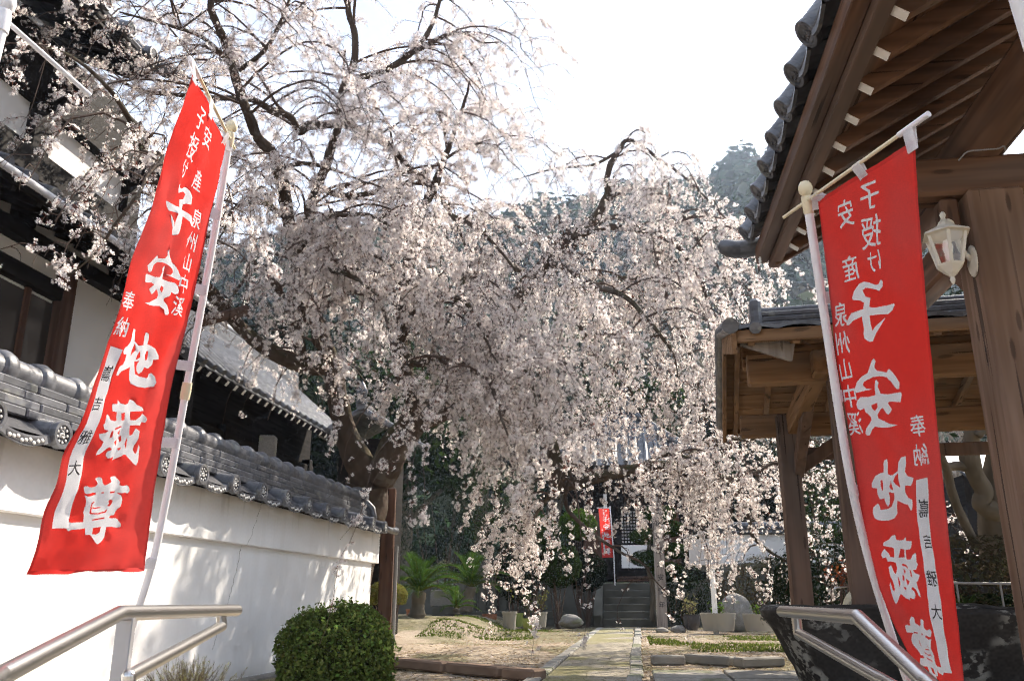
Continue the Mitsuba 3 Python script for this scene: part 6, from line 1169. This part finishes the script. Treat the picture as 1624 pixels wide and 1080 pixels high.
# ================================================================ BACKGROUND TREES
def evergreen(label, base, h, rad, n, size, mat, seed, kind='tree', name='evergreen_tree'):
    k = thing(name, label, 'tree', None); rr = np.random.default_rng(seed); base = np.asarray(base, float)
    limb_set(k, 'limb', [[[*base, .028 * h], [*(base + [rr.normal() * .1, 0, h * .4]), .022 * h], [*(base + [rr.normal() * .25, 0, h * .85]), .008 * h]]] +
             [[[*(base + [0, 0, h * t]), .012 * h], [*(base + np.array([math.cos(a_), math.sin(a_), 0]) * rad[0] * .45 + [0, 0, h * (t + .12)]), .007 * h], [*(base + np.array([math.cos(a_), math.sin(a_), 0]) * rad[0] * .8 + [0, 0, h * (t + .2)]), .003 * h]] for t, a_ in zip((.3, .38, .45, .52, .6), rr.uniform(0, 6.28, 5))], 'tree_bark', seed=seed)
    m, cols = MB(), []
    for i in range(16):
        d = rr.normal(size=3); d /= np.linalg.norm(d); c = base + [0, 0, h * .62] + d * np.asarray(rad) * rr.uniform(.35, .8); s = rr.uniform(.32, .5)
        v, f, c_ = leaf_cloud(n // 16, np.asarray(rad) * s * [1, 1, .8], size, rr, np.array(LC[mat]) * rr.uniform(.7, 1.3), .35, .3, seed + i); m.add(v + c, f, c_)
    part(k, 'crown', m.get(), mat, kind='stuff', color=m.col())
    return k
for i, (px, D, h, r, mat, lab) in enumerate([(250, 24, 8.5, 2.6, 'leaf_dark', 'dark evergreen behind the white house'), (400, 27, 10.5, 3.0, 'leaf_dark', 'tall dark evergreen behind the side hall'), (520, 32, 12.5, 3.2, 'leaf_dark', 'tall dark evergreen behind the cherry trunk'),
        (640, 30, 11.5, 3.2, 'leaf_mid', 'mid green evergreen left of the far hall'), (760, 34, 12.5, 3.4, 'leaf_dark', 'dark evergreen behind the far hall to its left'), (880, 37, 13.0, 3.4, 'leaf_dark', 'dark evergreen straight behind the far hall'), (1010, 36, 12.0, 3.2, 'leaf_mid', 'mid green evergreen behind the hall to its right'),
        (1120, 34, 10.0, 3.0, 'leaf_dark', 'dark evergreen behind the white sign'), (1240, 32, 7.5, 2.8, 'leaf_dark', 'low dark evergreen behind the pavilion roof'), (1380, 34, 7.0, 2.8, 'leaf_dark', 'dark evergreen seen between pavilion and right banner'), (1500, 30, 5.5, 2.6, 'leaf_mid', 'low evergreen below the wall lantern')]):
    q = at(px, 950, D); evergreen(lab, (q[0], q[1], -.2), h, (r, r, h * .36), 5600, .16, mat, 200 + i)
def bare_tree(label, base, h, seed, n=60):
    k = thing('bare_tree', label, 'tree'); rr = np.random.default_rng(seed); base = np.asarray(base, float); m = MB()
    part(k, 'trunk', tube(spline([base, base + [rr.normal() * .2, 0, h * .45], base + [rr.normal() * .4, 0, h * .9]], 6), np.linspace(.012 * h, .003 * h, 13), 7), 'pale_twig', smooth=True)
    for i in range(n):
        t = rr.uniform(.25, .95); a_ = rr.uniform(0, 6.28); L = h * rr.uniform(.18, .4) * (1.1 - .5 * t); d = np.array([math.cos(a_), math.sin(a_), rr.uniform(.3, 1.1)])
        p = spline([base + [0, 0, h * t * .9], base + [0, 0, h * t * .9] + d * L * .5 + rr.normal(size=3) * .1, base + [0, 0, h * t * .9] + d * L + rr.normal(size=3) * .15], 4); m.tube(p, np.linspace(.022, .006, len(p)), 4, False)
        for u in range(6):
            o = p[rr.integers(2, len(p))]; e = o + (d + rr.normal(size=3) * .7) * L * rr.uniform(.2, .45); m.tube([o, (o + e) / 2 + rr.normal(size=3) * .05, e], [.009, .007, .004], 3, False)
    part(k, 'twigs', m.get(), 'pale_twig', kind='stuff')
for i, (px, D, h, lab) in enumerate([(1500, 26, 9.5, 'bare pale-twigged tree on the slope below the wall lantern'), (1545, 28, 9.0, 'bare pale-twigged tree just right of the wall lantern'), (1450, 30, 9.5, 'bare tree hidden partly by the right banner'), (1590, 27, 8.5, 'bare pale tree behind the gate post'), (1240, 36, 12.0, 'bare pale-twigged tree above the pavilion ridge'), (1180, 40, 13.5, 'bare tree on the slope left of the gate eave')]):
    q = at(px, 950, D); bare_tree(lab, (q[0], q[1], -.2), h, 300 + i)

# fallen petals, straw and leaf scraps lying on the court
fm = np.random.default_rng(23); n = 26000
xx, yy = fm.uniform(-3.0, 3.2, n), 6.6 + 14 * fm.random(n) ** 1.5; ok = np.abs(xx + .38) > .42; xx, yy = xx[ok], yy[ok]; n = len(xx); zz = ground_z(xx, yy) + .004
a_ = fm.uniform(0, 6.28, n); L_ = fm.uniform(.006, .03, n); w_ = fm.uniform(.002, .007, n); ux, uy = np.cos(a_), np.sin(a_)
v = np.stack([np.stack([xx - ux * L_, yy - uy * L_, zz], 1), np.stack([xx + uy * w_, yy - ux * w_, zz + fm.uniform(0, .008, n)], 1), np.stack([xx + ux * L_, yy + uy * L_, zz + fm.uniform(0, .012, n)], 1), np.stack([xx - uy * w_, yy + ux * w_, zz], 1)], 1).reshape(-1, 3)
pal = np.array([[.34, .26, .15], [.2, .13, .07], [.5, .42, .3], [.75, .66, .66], [.09, .07, .05]])[fm.choice(5, n, p=[.35, .25, .2, .08, .12])] * fm.uniform(.7, 1.2, (n, 1))
k = np.arange(n)[:, None] * 4
struct('leaf_litter', (v, np.concatenate([k + [0, 1, 2], k + [0, 2, 3]])), 'leaf_heath', label='straw, leaf scraps and fallen petals on the court', kind='stuff', color=np.repeat(pal, 4, 0)); labels['leaf_litter']['category'] = 'leaf litter'
# short moss and grass along the back of the court
gm = MB(); rr = np.random.default_rng(17); n = 15000
xx = np.concatenate([rr.uniform(.2, 3.2, n // 2), rr.uniform(-3.6, -.9, n // 2)]); yy = np.concatenate([rr.uniform(11.8, 16.5, n // 2), rr.uniform(14.5, 19.0, n // 2)])
ok = meshkit.fbm(np.stack([xx * .9, yy * .7, xx * 0], 1), 3, 2) > .47; xx, yy = xx[ok], yy[ok]; n = len(xx); zz = ground_z(xx, yy)
a_ = rr.uniform(0, 6.28, n); hgt = rr.uniform(.015, .05, n); w = .012
p0 = np.stack([xx - w * np.cos(a_), yy - w * np.sin(a_), zz], 1); p1 = np.stack([xx + w * np.cos(a_), yy + w * np.sin(a_), zz], 1); p2 = np.stack([xx + rr.normal(size=n) * .015, yy + rr.normal(size=n) * .015, zz + hgt], 1)
v = np.stack([p0, p1, p2], 1).reshape(-1, 3); c = np.repeat(np.array([.085, .115, .022]) * rr.uniform(.6, 1.4, (n, 1)), 3, 0)
struct('grass', (v, np.arange(3 * n).reshape(-1, 3)), 'leaf_bright', label='short mossy grass patches at the back of the court', kind='stuff', color=c)
labels['grass']['category'] = 'grass'

# ================================================================ THE WEEPING CHERRY
ch = thing('weeping_cherry', 'huge old weeping cherry in full pale pink bloom with a forked mossy trunk', 'cherry tree')
rc = np.random.default_rng(77)
def W(*pts): return [[*at(x, y, D), r] for x, y, D, r in pts]
base = np.array([-3.95, 11.75, -.1])
trunk = [[*base, .40], [*(base + [.02, -.03, .5]), .34], [*at(578, 812, 11.9), .31], [*at(582, 765, 11.9), .31]]
# (points, secondary branches per metre, their length, strand length range, strand spacing, clumpiness)
LIMBS = [
 (trunk, 0, 0, (0, 0), 0, 1),
 (W((588, 790, 11.9, .29), (572, 738, 11.85, .24), (548, 690, 11.8, .20), (535, 630, 11.7, .18), (527, 585, 11.6, .175), (505, 520, 11.3, .13), (478, 440, 10.8, .11), (462, 370, 10.4, .10), (440, 270, 9.9, .085), (405, 210, 9.4, .07), (383, 150, 9.0, .06), (366, 90, 8.8, .055), (345, 40, 8.6, .05), (325, -30, 8.3, .035), (310, -90, 8.1, .02)), 1.3, 1.1, (.5, 1.9), .15, 1),
 (W((527, 580, 11.6, .14), (480, 580, 11.3, .125), (430, 558, 10.9, .115), (388, 525, 10.5, .10), (340, 470, 9.6, .085), (290, 400, 8.5, .06), (255, 320, 7.4, .042), (225, 230, 6.6, .030), (180, 150, 6.0, .020), (110, 90, 5.6, .013), (30, 70, 5.3, .008)), 2.0, .75, (.25, 1.15), .13, 1.5),
 (W((482, 575, 11.3, .11), (476, 500, 11.2, .10), (470, 430, 11, .09), (495, 330, 10.8, .08), (530, 240, 10.5, .07), (543, 180, 10.3, .065), (543, 145, 10.2, .06), (557, 100, 10, .055), (562, 60, 9.9, .05), (548, -5, 9.8, .04), (535, -80, 9.7, .02)), 1.3, 1.2, (.5, 1.8), .17, 1),
 (W((552, 126, 10.1, .055), (600, 116, 10.1, .05), (640, 89, 10.1, .045), (672, 50, 10.1, .035), (690, 0, 10.1, .025), (700, -60, 10, .012)), 2.2, 1.0, (.4, 1.7), .17, 1),
 (W((640, 89, 10.1, .035), (700, 60, 10.2, .03), (735, 54, 10.3, .022), (765, 66, 10.4, .015), (800, 66, 10.5, .006)), 2.6, .7, (.4, 1.6), .17, 1),
 (W((545, 195, 10.4, .065), (490, 200, 10.2, .062), (465, 212, 10, .058), (440, 186, 9.8, .052), (385, 160, 9.5, .045), (305, 157, 9.2, .035), (230, 145, 8.8, .022), (170, 120, 8.4, .01)), 2.2, .9, (.4, 1.5), .16, 1),
 (W((545, 195, 10.4, .055), (600, 215, 10.6, .05), (650, 262, 10.8, .042), (690, 310, 11, .034), (735, 380, 11.2, .025), (770, 460, 11.3, .012)), 2.2, 1.0, (.5, 2.0), .16, 1),
 (W((495, 285, 10.6, .055), (540, 306, 10.7, .05), (610, 304, 10.8, .042), (680, 270, 11, .034), (725, 240, 11.2, .022), (760, 245, 11.3, .014), (795, 225, 11.4, .006)), 2.2, 1.0, (.5, 2.0), .16, 1),
 (W((380, 112, 8.9, .03), (420, 80, 8.7, .028), (445, 35, 8.5, .025), (470, -30, 8.3, .012)), 2, .9, (.3, 1.2), .17, 1),
 (W((368, 100, 8.8, .03), (320, 60, 8.4, .025), (265, 40, 8.0, .02), (190, 20, 7.7, .01)), 2.4, .8, (.3, 1.2), .16, 1),
 (W((600, 762, 11.9, .27), (628, 705, 11.8, .25), (655, 672, 11.7, .22), (668, 655, 11.6, .19), (655, 622, 11.4, .15), (638, 588, 11.3, .145), (632, 545, 11.2, .13), (642, 450, 11, .10), (660, 360, 10.8, .08), (692, 285, 10.6, .055), (720, 205, 10.4, .035), (745, 130, 10.2, .012)), 1.6, 1.1, (.7, 2.3), .16, 1.1),
 (W((660, 668, 11.65, .19), (735, 592, 12, .16), (795, 505, 12.3, .145), (845, 440, 12.5, .135), (868, 414, 12.5, .13), (892, 385, 12.5, .12), (940, 350, 12.6, .095), (962, 312, 12.6, .075), (964, 280, 12.6, .062), (984, 237, 12.6, .045), (1000, 222, 12.55, .032), (1040, 250, 12.3, .026), (1110, 302, 11.9, .018), (1190, 395, 11.5, .007)), 2.2, 1.1, (.7, 2.6), .14, 1),
 (W((985, 238, 12.6, .03), (940, 262, 12.8, .025), (880, 268, 12.8, .018), (800, 290, 12.8, .006)), 2.4, .7, (.4, 1.6), .15, 1),
 (W((900, 380, 12.5, .065), (960, 362, 12, .055), (1030, 372, 11.6, .043), (1090, 420, 11.3, .032), (1130, 500, 11.2, .018), (1145, 580, 11.2, .007)), 2.8, 1.1, (.8, 2.6), .13, 1),
 (W((855, 428, 12.5, .08), (900, 468, 13.2, .07), (1000, 440, 13.8, .052), (1080, 460, 14, .036), (1150, 545, 14, .018), (1180, 640, 14, .007)), 2.8, 1.1, (.8, 2.8), .13, 1),
 (W((870, 415, 12.5, .07), (930, 440, 11.6, .055), (985, 470, 11, .04), (1040, 520, 10.8, .028), (1075, 600, 10.8, .010)), 2.8, 1.0, (.8, 2.4), .13, 1.1),
 (W((662, 672, 11.65, .15), (750, 640, 11.1, .13), (830, 660, 10.7, .115), (868, 695, 10.6, .105), (884, 740, 10.5, .10), (894, 768, 10.5, .10), (950, 757, 10.6, .085), (1010, 743, 10.8, .072), (1075, 738, 11.1, .055), (1160, 765, 11.6, .04), (1186, 815, 11.7, .032), (1202, 860, 11.7, .026), (1290, 915, 11.8, .018), (1370, 962, 11.6, .007)), 2.0, .8, (.5, 1.7), .13, 1),
 (W((886, 735, 10.5, .035), (902, 757, 10.45, .033), (898, 785, 10.4, .03), (906, 818, 10.3, .028), (942, 850, 10.1, .024), (978, 874, 10, .02), (1030, 903, 9.9, .014), (1062, 945, 9.9, .005)), 1.4, .5, (.25, .75), .12, 1),
 (W((1160, 765, 11.6, .033), (1200, 748, 11.9, .03), (1242, 735, 12.2, .026), (1330, 768, 12.6, .018), (1420, 810, 12.9, .007)), 2.6, 1.0, (.5, 1.6), .13, 1),
 (W((1075, 738, 11.1, .04), (1130, 700, 11.8, .034), (1200, 690, 12.6, .028), (1290, 700, 13.4, .018), (1380, 740, 14, .007)), 2.6, 1.0, (.5, 1.7), .13, 1),
 (W((632, 552, 11.2, .075), (648, 500, 10.2, .06), (680, 470, 10.0, .045), (725, 480, 9.8, .03), (770, 530, 9.7, .018), (800, 600, 9.6, .007)), 3.2, .9, (1.0, 3.6), .12, 1.5),
 (W((640, 580, 11.3, .06), (690, 570, 10.4, .05), (740, 590, 9.7, .035), (790, 640, 9.3, .02), (820, 700, 9.2, .007)), 3.2, .9, (1.0, 3.2), .11, 1.5),
 (W((527, 580, 11.6, .065), (490, 520, 10.6, .055), (450, 460, 9.9, .045), (415, 430, 9.5, .034), (385, 440, 9.2, .022), (360, 490, 9.0, .008)), 2.6, .9, (.5, 1.6), .14, 1.5),
 (W((845, 440, 12.5, .065), (800, 415, 11.7, .055), (755, 420, 10.8, .045), (725, 460, 10.2, .03), (705, 530, 9.9, .01)), 2.8, 1.0, (.8, 2.5), .13, 1.3),
 (W((480, 410, 10.7, .055), (520, 390, 10.4, .045), (570, 390, 10.1, .035), (615, 420, 10, .022), (650, 490, 9.9, .008)), 2.6, 1.0, (.7, 2.2), .14, 1.5),
 (W((735, 592, 12, .07), (760, 560, 11.2, .06), (800, 560, 10.4, .045), (835, 590, 9.9, .03), (850, 650, 9.7, .010)), 3.2, .9, (1.0, 3.2), .11, 1.4),
 (W((500, 500, 11.2, .05), (540, 470, 10.6, .042), (590, 470, 10, .034), (620, 520, 9.7, .02), (632, 590, 9.6, .008)), 2.4, .9, (.6, 1.8), .14, 1.3),
 (W((462, 370, 10.4, .05), (440, 330, 9.8, .04), (400, 320, 9.3, .03), (365, 340, 9.0, .02), (340, 390, 8.8, .007)), 4.5, .8, (.3, 1.1), .11, 1.4),
 (W((470, 400, 10.5, .05), (510, 350, 9.8, .04), (560, 340, 9.4, .03), (610, 350, 9.2, .02), (650, 400, 9.1, .007)), 4.5, .8, (.4, 1.3), .11, 1.4),
 (W((478, 440, 10.8, .05), (520, 430, 10, .04), (560, 440, 9.6, .03), (600, 470, 9.4, .007)), 4.5, .8, (.3, 1.0), .11, 1.4),
 (W((650, 360, 10.8, .05), (690, 340, 10.2, .04), (740, 360, 9.9, .03), (790, 400, 9.8, .02), (830, 470, 9.8, .007)), 4.0, .9, (.5, 1.9), .11, 1.3),
 (W((440, 270, 9.9, .04), (480, 260, 9.6, .03), (530, 270, 9.4, .02), (580, 290, 9.4, .007)), 4.5, .8, (.3, 1.1), .11, 1.2),
 (W((962, 312, 12.6, .05), (1020, 300, 12.3, .04), (1080, 340, 12, .03), (1140, 420, 11.8, .02), (1185, 520, 11.7, .007)), 3.0, 1.0, (.4, 1.6), .13, 1),
 (W((940, 350, 12.6, .05), (900, 420, 12.2, .04), (920, 520, 11.8, .03), (980, 600, 11.6, .02), (1030, 680, 11.5, .007)), 3.0, 1.0, (.5, 2.0), .12, 1.1),
 (W((1030, 372, 11.6, .04), (1060, 480, 12, .03), (1100, 580, 12.4, .02), (1120, 660, 12.8, .007)), 3.0, .9, (.5, 2.0), .12, 1),
 (W((894, 768, 10.5, .04), (860, 800, 10.8, .03), (840, 840, 11.2, .02), (850, 880, 11.6, .007)), 4.0, .5, (.5, 1.7), .10, 1.3),
 (W((1010, 742, 10.8, .04), (1060, 720, 10.6, .03), (1110, 740, 10.5, .02), (1150, 800, 10.4, .007)), 4.0, .6, (.8, 2.9), .10, 1.1),
 (W((225, 235, 6.6, .02), (262, 250, 6.0, .016), (230, 300, 5.6, .012), (170, 380, 5.5, .010), (120, 440, 5.5, .004)), 3.0, .45, (.15, .6), .10, 1.5),
]
tw = MB()                       # all twigs, one mesh
FL, FD, FS = [], [], []         # flower positions, axes, scales
def strand(o, d, L, dens, clump, w=.85):
    n = max(5, int(L / .10)); t = np.linspace(0, 1, n)
    w = np.clip(w + rc.normal() * .10, .1, 1.0); a = L * math.sqrt(1 - w * w * .92)
    sway = rc.normal(size=2) * .09
    p = np.zeros((n, 3)); p[:, :2] = o[:2] + d[:2] * (a * (1 - np.exp(-t * 2.2)) / .89)[:, None] + sway * (t ** 1.6)[:, None] * L
    p[:, 2] = o[2] + .12 * a * np.sin(np.minimum(t * 5, math.pi)) - L * w * t ** 1.35
    p += (meshkit.fbm(p * 3.7, 2, 3)[:, None] - .5) * [.14, .14, .05] * t[:, None]
    bad = (p[:, 2] < .12 + .1 * rc.random()) | ((np.abs(p[:, 0] + 3.28) < .42) & (p[:, 2] < 1.95) & (p[:, 1] < 11.0)) | ((p[:, 0] < -5.0) & (p[:, 2] < 4.3 + (-5.0 - p[:, 0]) * .5) & (p[:, 1] < 9.2)) | ((p[:, 0] < -5.05) & (p[:, 2] < 3.4 + (-5.0 - p[:, 0]) * .85) & (p[:, 1] >= 9.2)) | (p[:, 1] > 22.5)
    hi = rc.random() < .74; lift = np.where(p[:, 0] > -2.5, 3.3 if hi else 2.4, np.where(p[:, 0] > -4.5, 3.95 if hi else 2.6, 3.2 if hi else 2.2))
    bad |= (p[:, 0] > -5.6) & (p[:, 0] < -1.95) & (p[:, 1] > 8.3) & (p[:, 1] < 12.6) & (p[:, 2] < lift)        # crown lifted round the trunk and over the wall
    if rc.random() < .85: bad |= (p[:, 0] > -1.15) & (p[:, 0] < .5) & (p[:, 1] > 9.3) & (p[:, 2] < 1.9 + .25 * rc.random())     # lifted over the path
    bad |= (p[:, 0] > .85) & (p[:, 1] > 5.8) & (p[:, 1] < 9.7) & (p[:, 2] < 3.3)
    if bad.any(): k = int(np.argmax(bad)); p = p[:k]
    if len(p) < 4: return
    tw.tube(p, np.linspace(.0042, .0018, len(p)), 3, False)
    seg = np.linalg.norm(np.diff(p, axis=0), axis=1).sum()
    m = rc.poisson(seg * (13.5 if not top_ else 32) * dens * thin_)
    if m == 0: return
    u = (rc.random(m) ** .85) * (len(p) - 1); i = np.minimum(u.astype(int), len(p) - 2)
    c = p[i] * (1 - (u - i))[:, None] + p[i + 1] * (u - i)[:, None]
    k = rc.integers(2, 7 + 3 * int(clump > 1.2), m); c = np.repeat(c, k, 0)
    dd = rc.normal(size=c.shape) + [0, 0, -.35]; dd /= np.linalg.norm(dd, axis=1, keepdims=True)
    FL.append(c + dd * rc.uniform(.012, .05, (len(c), 1)) * (1 + .35 * (clump - 1))); FD.append(dd); FS.append(rc.uniform(.75, 1.15, len(c)) * (.74 if top_ else 1.0))
first, top_, thin_ = True, False, 1.0
for li_, (pts, sec, sl_, (l0, l1), spc, clump) in enumerate(LIMBS):
    if sec: l0, l1, sl_ = l0 * .6, l1 * .72, sl_ * 1.3
    top_ = li_ in (1, 3, 4, 5, 6, 7, 8, 9, 10)            # the high crown: finer and fuller, shorter strands
    if top_: sec, l0, l1, spc, sl_ = sec * 2.4, .2, .75, spc * .8, sl_ * 1.15
    q = spline(pts, 6); p, r_ = q[:, :3].copy(), q[:, 3].copy()
    if len(pts) > 4 and r_[0] < .12: p[1:] += (meshkit.fbm(p[1:] * 1.7, 2, 5)[:, None] - .5) * [.22, .22, .22]
    sides = 16 if r_[0] > .15 else 9
    r_ = r_ * (.78 if top_ else .86 if li_ else .95)
    v, f = tube(p, np.maximum(r_, .004), sides)
    big = r_.max()
    if big > .15:
        tm = trimesh.Trimesh(v, f, process=False).subdivide(); v, f = rough((tm.vertices, tm.faces), .05, 2.2, 4); v, f = rough((v, f), .014, 9.0, 8)
    else: v, f = rough((v, f), min(.02, big * .25), 5.0, 4)
    part(ch, 'trunk' if first else 'limb', (v, f), 'cherry_bark', smooth=True)
    first = False
    if not sec: continue
    L = np.r_[0, np.cumsum(np.linalg.norm(np.diff(p, axis=0), axis=1))]
    thin = r_ < .105
    thin_ = .55 if li_ == 2 or li_ == len(LIMBS) - 1 else .68 if 14 <= li_ <= 21 else 1.0
    top_w = .42 if top_ else .84
    for s in np.arange(0, L[-1], 1 / (sec * 1.0)):
        s = s + rc.uniform(-.25, .25); o = np.array([np.interp(s, L, p[:, a]) for a in range(3)]); rr_ = np.interp(s, L, r_)
        if rr_ > .115: continue
        i0 = min(np.searchsorted(L, s), len(p) - 1); tg = p[i0] - p[max(i0 - 1, 0)]; tg /= np.linalg.norm(tg) + 1e-9
        an = rc.uniform(0, 2 * math.pi); d = np.array([math.cos(an), math.sin(an), 0]) + tg * [.7, .7, 0]; d /= np.linalg.norm(d) + 1e-9
        l = sl_ * rc.uniform(.6, 1.75); upk = rc.uniform(.05, .7) if not top_ else rc.uniform(.0, 1.0); dr_ = rc.uniform(.55, 1.15) if not top_ else rc.uniform(.25, .8)
        t_ = np.linspace(0, 1, max(6, int(l / .16)))
        b_ = o + np.outer(l * (t_ - .28 * t_ * t_), d); b_[:, 2] += l * (upk * t_ - (upk + dr_ * .62) * t_ ** 2.1)
        b_ += (meshkit.fbm(b_ * 2.6, 2, 9)[:, None] - .5) * [.30, .30, .18] * t_[:, None]
        rb = min(.017, rr_ * .6); tw.tube(b_, np.linspace(rb, .0035, len(b_)), 4, False)
        Lb = np.r_[0, np.cumsum(np.linalg.norm(np.diff(b_, axis=0), axis=1))]
        dens = float(np.clip(rc.normal(1.0, .45), .15, 2.0))                 # some branches are in fuller bloom than others
        for u in np.arange(.12 * Lb[-1], Lb[-1], spc):
            ob = np.array([np.interp(u, Lb, b_[:, a]) for a in range(3)])
            a2 = an + rc.normal() * 1.3; strand(ob, np.array([math.cos(a2), math.sin(a2)]), (l0 + (l1 - l0) * rc.random() ** 1.7) * (.5 + .5 * u / Lb[-1] + .1), dens, clump, top_w)
    for s in np.arange(0, L[-1], spc * 1.3):
        if np.interp(s, L, r_) > .07: continue
        o = np.array([np.interp(s, L, p[:, a]) for a in range(3)]); a2 = rc.uniform(0, 2 * math.pi)
        strand(o, np.array([math.cos(a2), math.sin(a2)]), (l0 + (l1 - l0) * rc.random() ** 1.7) * .8, 1.0, clump, top_w)
part(ch, 'twigs', tw.get(), 'twig_bark', kind='stuff')
FLp, FDp, FSp = np.vstack(FL), np.vstack(FD), np.concatenate(FS)
NF = len(FLp)
def flowers(c, n, s, r0=.0195, fine=True):
    m = len(c); a = np.cross(n, rc.normal(size=(m, 3))); a /= np.linalg.norm(a, axis=1, keepdims=True); b_ = np.cross(n, a)
    r = (r0 * s)[:, None]; cup = rc.uniform(.1, .75, (m, 1)); V = [c]; tint = rc.random((m, 1))
    pet = np.array([.955, .94, .915]) * (1 - tint) + np.array([.93, .895, .875]) * tint; ctr = np.array([.82, .71, .66]) * (1 - .4 * tint)
    C = [ctr]
    for k in range(5):
        t = 2 * math.pi * k / 5
        for da, q in (((-.42, .78), (0, 1.0), (.42, .78)) if fine else ((-.45, .95), (.45, .95))):
            V.append(c + r * q * ((math.cos(t + da) * a + math.sin(t + da) * b_) + n * cup)); C.append(pet)
    V += [c - n * .002 + a * .0038, c - n * .002 - a * .0038, c - n * r0 * 1.5 * s[:, None] + b_ * .001]
    br = np.broadcast_to(np.array([.16, .05, .035]), (m, 3)); C += [br, br, br]
    nv = len(V); V = np.stack(V, 1).reshape(-1, 3); C = np.stack([np.broadcast_to(x, (m, 3)) for x in C], 1).reshape(-1, 3)
    f = []
    for k in range(5): f += [[0, 1 + 3 * k, 2 + 3 * k], [0, 2 + 3 * k, 3 + 3 * k]] if fine else [[0, 1 + 2 * k, 2 + 2 * k]]
    f.append([nv - 3, nv - 2, nv - 1]); f = np.array(f)
    F_ = (np.arange(m)[:, None, None] * nv + f[None]).reshape(-1, 3)
    return V, F_, C
near = FLp[:, 1] < 8.4
va, fa, ca = flowers(FLp[near], FDp[near], FSp[near]); vb, fb_, cb2 = flowers(FLp[~near], FDp[~near], FSp[~near], fine=False)
f = np.vstack([fa, fb_ + len(va)])
part(ch, 'blossom', (np.vstack([va, vb]), f), 'petal', kind='stuff', label='pale pink blossom hanging in strands', color=np.vstack([ca, cb2]))
print('flowers', NF, 'tris', len(f), 'twig tris', sum(len(x) for x in tw.f))

# ================================================================ THE AIR
scene['haze_air'] = dict(type='homogeneous', albedo=dict(type='rgb', value=[.95, .95, .96]), sigma_t=dict(type='rgb', value=[.0004, .0005, .00064]), phase=dict(type='hg', g=.55))
scene['haze'] = dict(type='cube', to_world=T().translate([0, 130, 55]).scale([460, 400, 58]), bsdf=dict(type='null'), interior=dict(type='ref', id='haze_air'))
labels['haze'] = dict(label='thin bluish haze in the air', kind='stuff')
scene['camera']['medium'] = dict(type='ref', id='haze_air')
